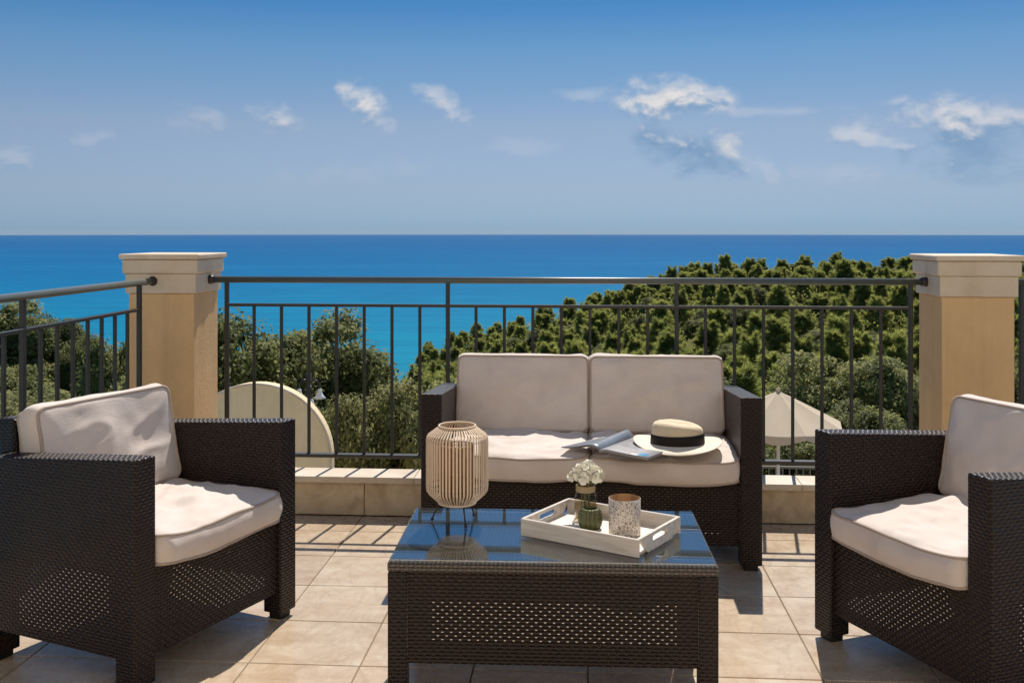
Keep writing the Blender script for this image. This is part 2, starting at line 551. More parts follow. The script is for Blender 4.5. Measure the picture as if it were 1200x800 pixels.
def sea_mat():
    m, t = material('sea_water')
    ob = t.coord('Object')
    s = t.n('ShaderNodeSeparateXYZ')
    t.t.links.new(ob, s.inputs[0])
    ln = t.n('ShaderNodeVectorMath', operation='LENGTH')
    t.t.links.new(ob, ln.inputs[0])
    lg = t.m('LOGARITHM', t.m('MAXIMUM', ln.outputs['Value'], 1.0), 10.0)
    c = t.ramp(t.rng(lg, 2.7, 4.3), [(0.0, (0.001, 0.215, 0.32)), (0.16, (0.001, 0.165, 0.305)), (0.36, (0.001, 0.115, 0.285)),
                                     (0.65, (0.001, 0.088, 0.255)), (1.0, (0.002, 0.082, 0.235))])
    streak = t.noise(t.scale(ob, (0.0006, 0.0035, 1)), 1.0, 6, 0.65, 0.5)
    c = t.mix(t.rng(streak, 0.50, 0.72, 0, 0.55), c, (0.012, 0.18, 0.355))
    st2 = t.noise(t.scale(ob, (0.012, 0.05, 1)), 1.0, 5, 0.7)
    c = t.mix(t.rng(st2, 0.4, 0.7, 0.0, 0.42), c, (0.001, 0.055, 0.16))
    st3 = t.noise(t.scale(ob, (0.06, 0.22, 1)), 1.0, 4, 0.7)
    c = t.mix(t.rng(st3, 0.5, 0.72, 0.0, 0.35), c, (0.002, 0.19, 0.36))
    df = t.n('ShaderNodeBsdfDiffuse')
    t.set(df.inputs[0], c)
    gl = t.n('ShaderNodeBsdfGlossy')
    gl.inputs['Roughness'].default_value = 0.55
    t.set(gl.inputs['Normal'], t.bump(t.noise(t.scale(ob, (0.15, 0.4, 1)), 1.0, 4, 0.6), 0.5, 0.6))
    mx = t.n('ShaderNodeMixShader')
    mx.inputs[0].default_value = 0.012
    t.t.links.new(df.outputs[0], mx.inputs[1])
    t.t.links.new(gl.outputs[0], mx.inputs[2])
    t.out(mx.outputs[0])
    return m


MAT['sea'] = sea_mat()


# ------------------------------------------------------------------ object helpers
def link(name, mesh, parent=None, mats=(), label=None, smooth=False):
    o = bpy.data.objects.new(name, mesh)
    C.objects.link(o)
    for mm in mats:
        mesh.materials.append(MAT[mm])
    if parent is not None:
        o.parent = parent
    if label:
        o['label'] = label
    if smooth:
        mesh.polygons.foreach_set('use_smooth', [True] * len(mesh.polygons))
    return o


def tag(o, label=None, cat=None, group=None, kind=None):
    for k, v in (('label', label), ('category', cat), ('group', group), ('kind', kind)):
        if v:
            o[k] = v
    return o


def thing(name, label, cat, loc=(0, 0, 0), rz=0.0, group=None):
    o = bpy.data.objects.new(name, None)
    o.empty_display_size = 0.2
    C.objects.link(o)
    o.location = loc
    o.rotation_euler = (0, 0, rz)
    return tag(o, label, cat, group)


class MB:
    """collects shapes in one bmesh, with UVs in metres"""
    def __init__(self):
        self.b = bmesh.new()
        self.uv = self.b.loops.layers.uv.new('UVMap')

    def box(self, x0, x1, y0, y1, z0, z1, mat=0, bev=0.0, seg=2, dz=None, skip=()):
        """dz: drop of the top at y1 (a sloping top)"""
        b = bmesh.new()
        vs = []
        for z in (z0, z1):
            for y in (y0, y1):
                for x in (x0, x1):
                    zz = z - (dz if (dz and z == z1 and y == y1) else 0)
                    vs.append(b.verts.new((x, y, zz)))
        for f in ((0, 2, 3, 1), (4, 5, 7, 6), (0, 1, 5, 4), (2, 6, 7, 3), (0, 4, 6, 2), (1, 3, 7, 5)):
            b.faces.new([vs[i] for i in f])
        if bev:
            es = [e for e in b.edges if not any(all(abs(v.co.z - q) < 1e-5 for v in e.verts) for q in skip)]
            bmesh.ops.bevel(b, geom=es, offset=bev, segments=seg, affect='EDGES', profile=0.5)
        self.join(b, mat)

    def join(self, b, mat=0, uv=True):
        b.normal_update()
        mp = {v: self.b.verts.new(v.co) for v in b.verts}
        for f in b.faces:
            try:
                nf = self.b.faces.new([mp[v] for v in f.verts])
            except ValueError:
                continue
            nf.material_index = mat
            nf.smooth = f.smooth
            if uv:
                n = f.normal
                ax = max(range(3), key=lambda i: abs(n[i]))
                for lp in nf.loops:
                    c = lp.vert.co
                    lp[self.uv].uv = (c.y, c.z) if ax == 0 else (c.x, c.z) if ax == 1 else (c.x, c.y)
        b.free()

    def tube(self, pts, r, seg=8, mat=0, cap=True, smooth=True, closed=False):
        pts = [Vector(p) for p in pts]
        rs = r if isinstance(r, (list, tuple)) else [r] * len(pts)
        n = len(pts)
        rings = []
        up = None
        for i, p in enumerate(pts):
            if closed:
                d = pts[(i + 1) % n] - pts[i - 1]
            else:
                d = pts[min(i + 1, n - 1)] - pts[max(i - 1, 0)]
            d.normalize()
            if up is None:
                up = Vector((0, 0, 1)) if abs(d.z) < 0.9 else Vector((1, 0, 0))
            a = up - d * up.dot(d)
            if a.length < 1e-6:
                a = d.orthogonal()
            a.normalize()
            up = a
            c = d.cross(a)
            rings.append([self.b.verts.new(p + (a * math.cos(2 * math.pi * k / seg) + c * math.sin(2 * math.pi * k / seg)) * rs[i]) for k in range(seg)])
        m = n if closed else n - 1
        for i in range(m):
            A, B = rings[i], rings[(i + 1) % n]
            for k in range(seg):
                f = self.b.faces.new((A[k], A[(k + 1) % seg], B[(k + 1) % seg], B[k]))
                f.smooth = smooth
                f.material_index = mat
        if cap and not closed:
            for rg, rev in ((rings[0], True), (rings[-1], False)):
                f = self.b.faces.new(list(reversed(rg)) if rev else rg)
                f.material_index = mat

    def lathe(self, prof, seg=32, mat=0, smooth=True, close=False, fn=None):
        """prof: list of (r, z); fn(angle, r, z) -> (x, y, z) to deform"""
        rings = []
        for r, z in prof:
            row = []
            for k in range(seg):
                a = 2 * math.pi * k / seg
                row.append(self.b.verts.new(fn(a, r, z) if fn else (r * math.cos(a), r * math.sin(a), z)))
            rings.append(row)
        m = len(rings) if close else len(rings) - 1
        for i in range(m):
            A, B = rings[i], rings[(i + 1) % len(rings)]
            for k in range(seg):
                f = self.b.faces.new((A[k], A[(k + 1) % seg], B[(k + 1) % seg], B[k]))
                f.smooth = smooth
                f.material_index = mat
        return rings

    def build(self, name, mats, parent=None, label=None, recalc=True):
        if recalc:
            bmesh.ops.recalc_face_normals(self.b, faces=list(self.b.faces))
        me = bpy.data.meshes.new(name)
        self.b.to_mesh(me)
        self.b.free()
        return link(name, me, parent, (mats,) if isinstance(mats, str) else mats, label)


def copy_tree(o, parent=None):
    c = o.copy()
    C.objects.link(c)
    if parent is not None:
        c.parent = parent
    for ch in list(o.children):
        copy_tree(ch, c)
    return c


def box_part(name, mat, parent, *dims, bev=0.0, seg=2, label=None):
    b = MB()
    b.box(*dims, bev=bev, seg=seg)
    return b.build(name, mat, parent, label)


def wpos(px, d):
    """ground position d metres away in the direction of a pixel column"""
    k = (px - 600) / FOC
    ca, sa = math.cos(YAW), math.sin(YAW)
    return d * (k * ca - sa), d * (k * sa + ca)


rng = random.Random(7)

# ------------------------------------------------------------------ terrace floor
floor = tag(box_part('terrace_floor', 'grout', None, -2.6, 2.6, -0.94, 4.66, -0.25, -0.004), kind='structure')
T = 0.3305
TX0, TY0 = -0.982, 2.955
tm = None
GAP = 0.0035
rest = MB()
for j in range(-16, 6):
    for i in range(-5, 12):
        x0, y0 = TX0 + i * T, TY0 + j * T
        x1, y1 = min(x0 + T, 2.59), min(y0 + T, 4.512)
        if y1 - y0 < 0.04 or x1 - x0 < 0.04 or y0 < -0.93:
            continue
        full = (x1 - x0 > T - 1e-4) and (y1 - y0 > T - 1e-4)
        if y0 < 2.2:
            rest.box(x0 + GAP / 2, x1 - GAP / 2, y0 + GAP / 2, y1 - GAP / 2, -0.006, 0.0)
            continue
        if full and tm is not None:
            o = bpy.data.objects.new('tile', tm)
            C.objects.link(o)
            o.parent = floor
        else:
            b = MB()
            b.box(-(x1 - x0 - GAP) / 2, (x1 - x0 - GAP) / 2, -(y1 - y0 - GAP) / 2, (y1 - y0 - GAP) / 2, -0.006, 0.0, bev=0.0018, seg=1)
            o = b.build('tile', 'tile', floor)
            if full:
                tm = o.data
        o.location = ((x0 + x1) / 2, (y0 + y1) / 2, rng.uniform(-0.0006, 0.0006))
        o.rotation_euler = (rng.uniform(-0.0012, 0.0012), rng.uniform(-0.0012, 0.0012), 0)
tag(rest.build('tile_field', 'tile', floor), kind='stuff')
# the slab strip that carries the railing outside the low wall, and the wall under the terrace
tag(box_part('terrace_slab', 'wall_cream', None, -2.6, 3.4, 4.665, 4.92, -0.3, 0.0), kind='structure')
tag(box_part('terrace_foundation', 'wall_cream', None, -2.55, 2.55, -0.9, 4.85, -6.0, -0.302), kind='structure')

# unseen front added behind the camera to throw warm sunlight back on the terrace
unseen_house = thing('house', 'cream plastered house front with two tall shuttered doors facing the terrace', 'house', (0, -0.95, 0))
b = MB()
for x0, x1, z0, z1 in ((-6, -2.2, -0.3, 6.2), (-0.8, 0.8, -0.3, 6.2), (2.2, 6, -0.3, 6.2), (-2.2, -0.8, 2.3, 6.2), (0.8, 2.2, 2.3, 6.2)):
    b.box(x0, x1, -0.3, 0, z0, z1)
b.build('wall', 'house_wall', unseen_house)
for x in (-1.5, 1.5):
    d = box_part('door', 'white_metal', unseen_house, x - 0.68, x + 0.68, -0.2, -0.14, 0.0, 2.28)
    for s in (-1, 1):
        box_part('shutter', 'white_metal', d, x + s * 0.34 - 0.31, x + s * 0.34 + 0.31, -0.139, -0.105, 0.06, 2.22, bev=0.004)  # white leaves added to brighten the light thrown back

# ------------------------------------------------------------------ low wall, pillars
wall = thing('low_wall', 'low stone-clad wall with pale coping between the two pillars', 'wall', (0, 4.512, 0))
edges = [-1.755, -0.975, 0.08, 1.02, 1.535]
for a, c in zip(edges[:-1], edges[1:]):
    box_part('facing_slab', 'facing', wall, a + 0.0015, c - 0.0015, 0.0, 0.14, 0.003, 0.148, bev=0.0015, seg=1)
ed2 = [-1.752, -1.31, -0.75, -0.19, 0.37, 0.93, 1.532]
for a, c in zip(ed2[:-1], ed2[1:]):
    box_part('coping_slab', 'coping', wall, a + 0.001, c - 0.001, -0.022, 0.145, 0.149, 0.177, bev=0.003)


def pillar(name, x0, label):
    t = thing(name, label, 'pillar', (x0 + 0.152, 4.702, 0), 0, 'plastered terrace pillars')
    box_part('shaft', 'plaster', t, -0.152, 0.152, -0.152, 0.152, 0.0, 0.979, bev=0.004)
    b = MB()
    b.box(-0.164, 0.164, -0.164, 0.164, 0.98, 1.068, bev=0.004)
    b.box(-0.176, 0.176, -0.176, 0.176, 1.0685, 1.134, bev=0.010, seg=3)
    b.build('moulding', 'cap', t)
    box_part('cap_slab', 'cap', t, -0.186, 0.186, -0.186, 0.186, 1.1345, 1.158, bev=0.006, seg=3)
    return t


pillar('terrace_pillar', -2.068, 'ochre plastered pillar with moulded stone cap at the corner where both railings meet')
pillar('terrace_pillar', 1.533, 'ochre plastered pillar with moulded stone cap behind the armchair nearest the parasol')

# ------------------------------------------------------------------ railings
rail_baluster = None


def railing(label, p0, p1, posts, n_between, ends):
    """p0, p1 plan points of the handrail ends; posts as distances along it"""
    t = thing('railing', label, 'railing', (p0[0], p0[1], 0))
    ang = math.atan2(p1[1] - p0[1], p1[0] - p0[0])
    t.rotation_euler = (0, 0, ang)
    L = math.hypot(p1[0] - p0[0], p1[1] - p0[1])
    b = MB()
    b.tube([(0, 0, 1.036), (L, 0, 1.036)], 0.0150, 14)
    b.build('handrail', 'rail_top', t)
    for s in ends:
        e = MB()
        x = 0.0 if s == 0 else L
        d = 1 if s == 0 else -1
        e.tube([(x - d * 0.012, 0, 1.036), (x + d * 0.012, 0, 1.036), (x + d * 0.03, 0, 1.036)], [0.022, 0.022, 0.017], 14)
        e.build('wall_socket', 'rail', t)
    a, z = posts[0], posts[-1]
    box_part('middle_rail', 'rail', t, a, z, -0.010, 0.010, 0.911, 0.925, bev=0.002, seg=1)
    box_part('bottom_rail', 'rail', t, a, z, -0.020, 0.020, 0.215, 0.231, bev=0.002, seg=1)
    pm = bm_ = None
    for i, x in enumerate(posts):
        if pm is None:
            pm = box_part('post', 'rail', t, -0.009, 0.009, -0.0098, 0.0098, 0.0, 1.03, bev=0.002, seg=1)
            pm.location.x = x
        else:
            o = pm.copy()
            C.objects.link(o)
            o.location.x = x
        if i + 1 < len(posts):
            st = (posts[i + 1] - x) / (n_between + 1)
            for k in range(1, n_between + 1):
                if bm_ is None:
                    bm_ = box_part('baluster', 'rail', t, -0.0068, 0.0068, -0.0068, 0.0068, 0.2315, 0.9105, bev=0.002, seg=1)
                    bm_.location.x = x + st * k
                else:
                    o = bm_.copy()
                    C.objects.link(o)
                    o.location.x = x + st * k
    return t


RX = [-1.668, -0.628, 0.4165, 1.451]
railing('dark steel railing running along the sea view behind the sofa', (-1.755, 4.71), (1.524, 4.71),
        [x + 1.755 for x in RX], 7, (0, 1))
railing('dark steel side railing behind the cream armchair cushion that runs up to the corner pillar', (-1.95, 4.545), (-1.95, 1.2),
        [0.15 + 0.94 * k for k in range(4)], 7, (0,))
railing('short length of dark railing beyond the far side of the pillar by the armchair', (1.84, 4.71), (3.3, 4.71), [0.09, 1.13], 7, (0,))


# ------------------------------------------------------------------ cushions
def cushion(name, w_, d_, h_, seed, parent, loc, rx=0.0, puff=0.03, wr=0.006, rc=0.05, label=None, folds=0.0, bulge=0.010, sag=0.0, crease=1.2):
    b = bmesh.new()
    bmesh.ops.create_cube(b, size=2.0)
    bmesh.ops.subdivide_edges(b, edges=list(b.edges), cuts=38, use_grid_fill=True)
    off = Vector((seed * 3.1, seed * 1.7, seed * 2.3))

    def mp(x, y, z):
        hx, hy, hz = w_ / 2, d_ / 2, h_ / 2
        px, py = x * hx, y * hy
        ix = max(-(hx - rc), min(hx - rc, px))
        iy = max(-(hy - rc), min(hy - rc, py))
        dx_, dy_ = px - ix, py - iy
        if dx_ and dy_:
            k = rc / max(1e-9, math.hypot(dx_, dy_))
            mx_ = max(abs(dx_), abs(dy_)) / rc
            px, py = ix + dx_ * k * mx_, iy + dy_ * k * mx_
        pz = z * hz
        dome = max(0.0, (1 - x ** 4) * (1 - y ** 4)) ** 0.5
        P = Vector((px, py, pz)) + off
        n1 = noise.fractal(P * 5.0, 1.0, 2.0, 3)
        Q = Vector((P.x * 5 + 2.0 * P.y, P.y * 9 - 2 * P.x, P.z * 5)) * (1.0 + 0.25 * (crease - 1.2))
        n2 = (1 - abs(noise.noise(Q))) ** 4
        n3 = 0.0
        if abs(z) > 0.999:
            up = (puff if z > 0 else puff * 0.2) * dome + wr * n1 * (0.35 + dome) + (wr * crease * n2 + wr * 0.6 * n3) * (0.15 + 0.85 * dome) - wr * 0.3
            # pull lines that run in from the corners
            cx, cy = 1 - abs(x), 1 - abs(y)
            dd = math.hypot(cx, cy)
            up += folds * math.sin(9 * math.atan2(cy + 0.3, cx + 0.3) + 3 * n1) * math.exp(-dd * 1.6) * min(1, dd * 1.6)
            pz += up * (1 if z > 0 else -1)
        else:
            g = 1 - z * z
            out = (bulge if abs(y) > 0.99 else 0.006) * g + wr * 0.8 * n1 * g + wr * 0.5 * n2 * g
            q = Vector((x if abs(x) > 0.99 else 0, y if abs(y) > 0.99 else 0, 0))
            if q.length:
                q.normalize()
                px += q.x * out
                py += q.y * out
        # the whole pad sags and waves a little along its edges
        wob = noise.noise(Vector((px * 4, py * 4, 0)) + off) * wr * 1.3
        if sag:
            wob -= sag * (1 - x * x) * max(0.0, (0.2 - y) / 1.2) ** 2
        return Vector((px, py, pz + wob))

    for v in b.verts:
        v.co = mp(*v.co)
    for f in b.faces:
        f.smooth = True
    me = bpy.data.meshes.new(name)
    b.normal_update()
    b.to_mesh(me)
    b.free()
    o = link(name, me, parent, ('fabric',), label)
    o.location = loc
    o.rotation_euler = (rx, 0, 0)
    p = MB()
    N = 44
    per = [(-1 + 2 * i / N, -1) for i in range(N)] + [(1, -1 + 2 * i / N) for i in range(N)] + \
          [(1 - 2 * i / N, 1) for i in range(N)] + [(-1, 1 - 2 * i / N) for i in range(N)]
    for z in (1, -1):
        pts = []
        for x, y in per:
            q = mp(x, y, 0.998 * z)
            q2 = mp(x, y, z)
            q = Vector((q.x, q.y, q2.z))
            if not pts or (q - pts[-1]).length > 0.003:
                pts.append(q)
        p.tube(pts, 0.0052, 6, closed=True)
    p.build('piping', 'piping', o)
    return o


# ------------------------------------------------------------------ wicker seats
def panel(b, ax, pos, th, a0, a1, z0, z1, m=0.05, pz0=0.04, pz1=0.03):
    """thin woven sheet with an open-weave field; ax 'y': lies in a plane y = pos, ax 'x': x = pos"""
    def bx(p0, p1, q0, q1, mat):
        if ax == 'y':
            b.box(p0, p1, pos, pos + th, q0, q1, mat)
        else:
            b.box(pos, pos + th, p0, p1, q0, q1, mat)
    bx(a0, a1, z0, z0 + pz0, 0)
    bx(a0, a1, z1 - pz1, z1, 0)
    bx(a0, a0 + m, z0 + pz0, z1 - pz1, 0)
    bx(a1 - m, a1, z0 + pz0, z1 - pz1, 0)
    bx(a0 + m, a1 - m, z0 + pz0, z1 - pz1, 1)


def wicker_seat(name, label, cat, W, n, loc, rz, seed, D=0.63, group=None):
    t = thing(name, label, cat, loc, rz, group)
    AW, HA, SZ = 0.08, 0.646, 0.335
    hw = W / 2
    for s in (-1, 1):
        x0, x1 = (-hw, -hw + AW) if s < 0 else (hw - AW, hw)
        b = MB()
        b.box(x0, x1, 0.0, D - 0.02, SZ + 0.0002, HA, bev=0.006, seg=2, dz=0.048, skip=(SZ + 0.0002,))
        b.build('armrest', 'wicker', t)
        b = MB()
        panel(b, 'x', x0 + 0.0012 if s < 0 else x1 - 0.0024, 0.0012, 0.066, D - 0.086, 0.10, SZ, 0.03, 0.035, 0.015)
        b.build('side_panel', ('wicker', 'wicker_open'), t)
        for y0, y1 in ((0.0, 0.07), (D - 0.09, D - 0.02)):
            b = MB()
            b.box(x0, x1, y0, y1, 0.022, SZ, bev=0.005, seg=2, skip=(SZ,))
            lg = b.build('leg', 'wicker', t)
            box_part('foot', 'foot', lg, x0 + 0.013, x1 - 0.013, y0 + 0.012, y1 - 0.012, 0.0, 0.0225, bev=0.004)
    b = MB()
    panel(b, 'y', 0.012, 0.0012, -hw + AW + 0.002, hw - AW - 0.002, 0.092, SZ, 0.05, 0.045, 0.015)
    b.build('front_panel', ('wicker', 'wicker_open'), t)
    b = MB()
    panel(b, 'y', D - 0.04, 0.0012, -hw + AW + 0.002, hw - AW - 0.002, 0.235, SZ, 0.06, 0.03, 0.02)
    b.build('rear_panel', ('wicker', 'wicker_open'), t)
    box_part('seat_deck', 'wicker', t, -hw + AW + 0.002, hw - AW - 0.002, 0.022, D - 0.042, SZ - 0.03, SZ - 0.001)
    # backrest frame: leans back a little
    b = MB()
    b.box(-hw + AW + 0.004, hw - AW - 0.004, 0.0, 0.07, 0.0, 0.365, bev=0.008)
    bk = b.build('backrest', 'wicker', t)
    bk.location = (0, D - 0.085, SZ + 0.002)
    bk.rotation_euler = (R(-5), 0, 0)
    cw = (W - 2 * AW) / n
    for i in range(n):
        cx = -hw + AW + cw * (i + 0.5)
        cushion('seat_cushion', cw - 0.008, 0.53, 0.082, seed + i, t, (cx, 0.252, SZ + 0.043), 0, 0.013, 0.0085, 0.035, folds=0.009, sag=0.012, crease=1.75)
        c = cushion('back_cushion', cw - 0.010, 0.308, 0.088, seed + 7 + i, t, (cx, 0.489, 0.574), R(78), 0.010, 0.0062, 0.026, folds=0.006, bulge=0.014)
    return t


wicker_seat('wicker_sofa', 'dark brown wicker two-seat sofa with beige cushions in front of the railing', 'sofa', 1.276, 2, (0.019, 3.868, 0), 0.0, 1)
wicker_seat('wicker_armchair', 'dark brown wicker armchair with sunlit wrinkled back cushion in front of the side railing', 'armchair', 0.70, 1,
            (-1.0805, 3.0195, 0), R(68.3), 20, group='wicker armchairs at either end of the table')
wicker_seat('wicker_armchair', 'dark brown wicker armchair cut off by the picture edge in front of the parasol-side pillar', 'armchair', 0.70, 1,
            (0.864, 2.962, 0), R(-65.0), 33, group='wicker armchairs at either end of the table')

# ------------------------------------------------------------------ coffee table
TH = 0.42
tab = thing('coffee_table', 'dark wicker coffee table with a glass top on the tiles before the sofa', 'table', (-0.089, 2.881, 0), R(1.3))
TW, TD = 0.848, 0.50
hx, hy = TW / 2, TD / 2
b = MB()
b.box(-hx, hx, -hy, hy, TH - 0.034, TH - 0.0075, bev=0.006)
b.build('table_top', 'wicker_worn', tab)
box_part('glass_top', 'table_glass', tab, -hx + 0.006, hx - 0.006, -hy + 0.006, hy - 0.006, TH - 0.0065, TH, bev=0.0015, seg=1)
for s in (-1, 1):
    b = MB()
    y0 = -hy + 0.006 if s < 0 else hy - 0.0072
    panel(b, 'y', y0, 0.0012, -hx + 0.052, hx - 0.052, 0.152, TH - 0.0345, 0.055, 0.055, 0.07)
    b.build('apron_panel', ('wicker', 'wicker_open'), tab)
    b = MB()
    x0 = -hx + 0.006 if s < 0 else hx - 0.0072
    panel(b, 'x', x0, 0.0012, -hy + 0.052, hy - 0.052, 0.152, TH - 0.0345, 0.03, 0.055, 0.07)
    b.build('apron_panel', ('wicker', 'wicker_open'), tab)
    for q in (-1, 1):
        b = MB()
        xa, ya = s * (hx - 0.026), q * (hy - 0.026)
        b.box(xa - 0.025, xa + 0.025, ya - 0.025, ya + 0.025, 0.02, TH - 0.0345, bev=0.004)
        lg = b.build('leg', 'wicker', tab)
        box_part('foot', 'foot', lg, xa - 0.018, xa + 0.018, ya - 0.018, ya + 0.018, 0.0, 0.0205, bev=0.003)

# ------------------------------------------------------------------ lantern
lan = thing('lantern', 'round bamboo-slat lantern on three black legs on the glass table', 'lantern', (-0.369, 2.973, TH + 0.0005))
prof = [(0.054, 0.058), (0.060, 0.062), (0.083, 0.083), (0.089, 0.092), (0.0905, 0.103), (0.0905, 0.238), (0.089, 0.248), (0.085, 0.254), (0.0525, 0.278)]
sl = None
NS = 56
for k in range(NS):
    if sl is None:
        b = MB()
        rows = []
        for r, z in prof:
            rows.append([b.b.verts.new((r + dr, wd, z)) for dr, wd in ((0, -0.0024 * (0.5 + 0.5 * min(1, r / 0.088))), (0, 0.0024 * (0.5 + 0.5 * min(1, r / 0.088))), (-0.002, 0.0021 * (0.5 + 0.5 * min(1, r / 0.088))), (-0.002, -0.0021 * (0.5 + 0.5 * min(1, r / 0.088))))])
        for A, B in zip(rows[:-1], rows[1:]):
            for i in range(4):
                b.b.faces.new((A[i], A[(i + 1) % 4], B[(i + 1) % 4], B[i]))
        sl = b.build('slat', 'bamboo', lan)
        o = sl
    else:
        o = sl.copy()
        C.objects.link(o)
    o.rotation_euler = (0, 0, 2 * math.pi * k / NS + rng.uniform(-0.008, 0.008))
for r, z, rr in ((0.0530, 0.2785, 0.0028), (0.053, 0.057, 0.0035)):
    b = MB()
    b.tube([(r * math.cos(a), r * math.sin(a), z) for a in (2 * math.pi * i / 40 for i in range(40))], rr, 8, closed=True)
    b.build('ring', 'bamboo', lan)
for z in (0.104, 0.240):
    b = MB()
    b.tube([(0.0875 * math.cos(a), 0.0875 * math.sin(a), z) for a in (2 * math.pi * i / 40 for i in range(40))], 0.0012, 6, closed=True)
    b.build('hoop', 'black_metal', lan)
b = MB()
b.lathe([(0.0, 0.054), (0.052, 0.054), (0.052, 0.058), (0.0, 0.058)], 32)
b.build('base_plate', 'bamboo', lan)
b = MB()
for k in range(40):
    a = 2 * math.pi * k / 40
    b.tube([(0.047 * math.cos(a), 0.047 * math.sin(a), 0.059), (0.047 * math.cos(a), 0.047 * math.sin(a), 0.225)], 0.0030, 5)
for z in (0.066, 0.145, 0.222):
    b.tube([(0.0485 * math.cos(a), 0.0485 * math.sin(a), z) for a in (2 * math.pi * i / 32 for i in range(32))], 0.0018, 5, closed=True)
b.build('inner_basket', 'bamboo_dark', lan)
for fx, fy in ((-0.074, 0.006), (0.032, -0.063), (0.043, 0.056)):
    b = MB()
    q = Vector((fx, fy, 0)).normalized()
    b.tube([(q.x * 0.05, q.y * 0.05, 0.060), (fx, fy, 0.006)], 0.0022, 8)
    lg = b.build('leg', 'black_metal', lan)
    b = MB()
    b.lathe([(0.0, 0.0), (0.004, 0.001), (0.0055, 0.005), (0.004, 0.009), (0.0, 0.010)], 12, fn=lambda a, r, z: (fx + r * math.cos(a), fy + r * math.sin(a), z))
    b.build('foot', 'black_metal', lg)

# ------------------------------------------------------------------ tray and what stands on it
TA = math.atan2(-0.177, 0.315)
tray = thing('serving_tray', 'whitewashed wooden tray with cut-out handles lying askew on the table', 'tray', (0.0455, 2.876, TH + 0.0005), TA)
tl, tw, hh, tk = 0.362, 0.264, 0.047, 0.009
box_part('tray_floor', 'tray_base', tray, -tl / 2 + tk, tl / 2 - tk, -tw / 2 + tk, tw / 2 - tk, 0.0, 0.008)
for s in (-1, 1):
    y0 = -tw / 2 if s < 0 else tw / 2 - tk
    box_part('side_board', 'tray_wood', tray, -tl / 2, tl / 2, y0, y0 + tk, 0.0, hh, bev=0.0015, seg=1)
    # end board with a rounded slot
    b = MB()
    x0 = -tl / 2 if s < 0 else tl / 2 - tk
    y_out = tw / 2 - tk - 0.0005
    sw, sh, zc = 0.047, 0.0085, 0.029
    hole = []
    for i in range(9):
        a = -math.pi / 2 + math.pi * i / 8
        hole.append((sw - sh + sh * math.cos(a), zc + sh * math.sin(a)))
    for i in range(9):
        a = math.pi / 2 + math.pi * i / 8
        hole.append((-(sw - sh) + sh * math.cos(a), zc + sh * math.sin(a)))
    n = len(hole)
    outer = []
    for (hy_, hz_) in hole:
        ang = math.atan2(hz_ - zc, hy_ / (y_out / 0.022))
        ux, uz = math.cos(ang), math.sin(ang)
        k = 1e9
        kx = y_out / abs(ux) if abs(ux) > 1e-6 else 1e9
        kz = ((hh - zc) if uz > 0 else zc) / abs(uz) if abs(uz) > 1e-6 else 1e9
        k = min(kx, kz)
        outer.append([ux * k, zc + uz * k])
    for cy in (-y_out, y_out):
        for cz in (0.0, hh):
            i = min(range(n), key=lambda i: (outer[i][0] - cy) ** 2 + (outer[i][1] - cz) ** 2)
            outer[i] = [cy, cz]
    V = [[[b.b.verts.new((xx, p[0], p[1])) for p in ring] for ring in (hole, outer)] for xx in (x0, x0 + tk)]
    for i in range(n):
        j = (i + 1) % n
        b.b.faces.new((V[0][0][i], V[0][0][j], V[0][1][j], V[0][1][i]))
        b.b.faces.new((V[1][0][j], V[1][0][i], V[1][1][i], V[1][1][j]))
        b.b.faces.new((V[0][0][j], V[0][0][i], V[1][0][i], V[1][0][j]))
        b.b.faces.new((V[0][1][i], V[0][1][j], V[1][1][j], V[1][1][i]))
    b.build('end_board', 'tray_wood', tray, 'end board with a rounded slot for a handle')
TZ = TH + 0.0092
jar = thing('glass_jar_vase', 'small clear glass jar with twine round its neck holding white flowers on the tray', 'vase', (0.003, 3.0, TZ))
b = MB()
b.lathe([(0.0, 0.0), (0.028, 0.0), (0.033, 0.004), (0.033, 0.062), (0.030, 0.072), (0.0255, 0.078), (0.0255, 0.098), (0.0235, 0.098), (0.0235, 0.079), (0.028, 0.070), (0.031, 0.061), (0.031, 0.006), (0.0, 0.005)], 32)
b.build('jar_body', 'jar_glass', jar)
b = MB()
for k in range(7):
    z = 0.080 + k * 0.0025
    b.tube([(0.0272 * math.cos(a), 0.0272 * math.sin(a), z + 0.0012 * a / 6.28) for a in (2 * math.pi * i / 28 for i in range(28))], 0.0017, 6, closed=True)
b.build('twine', 'twine', jar)
b = MB()
b.lathe([(0.0, 0.0065), (0.0305, 0.007), (0.0305, 0.045), (0.0, 0.045)], 28)
b.build('jar_water', 'water_jar', jar)

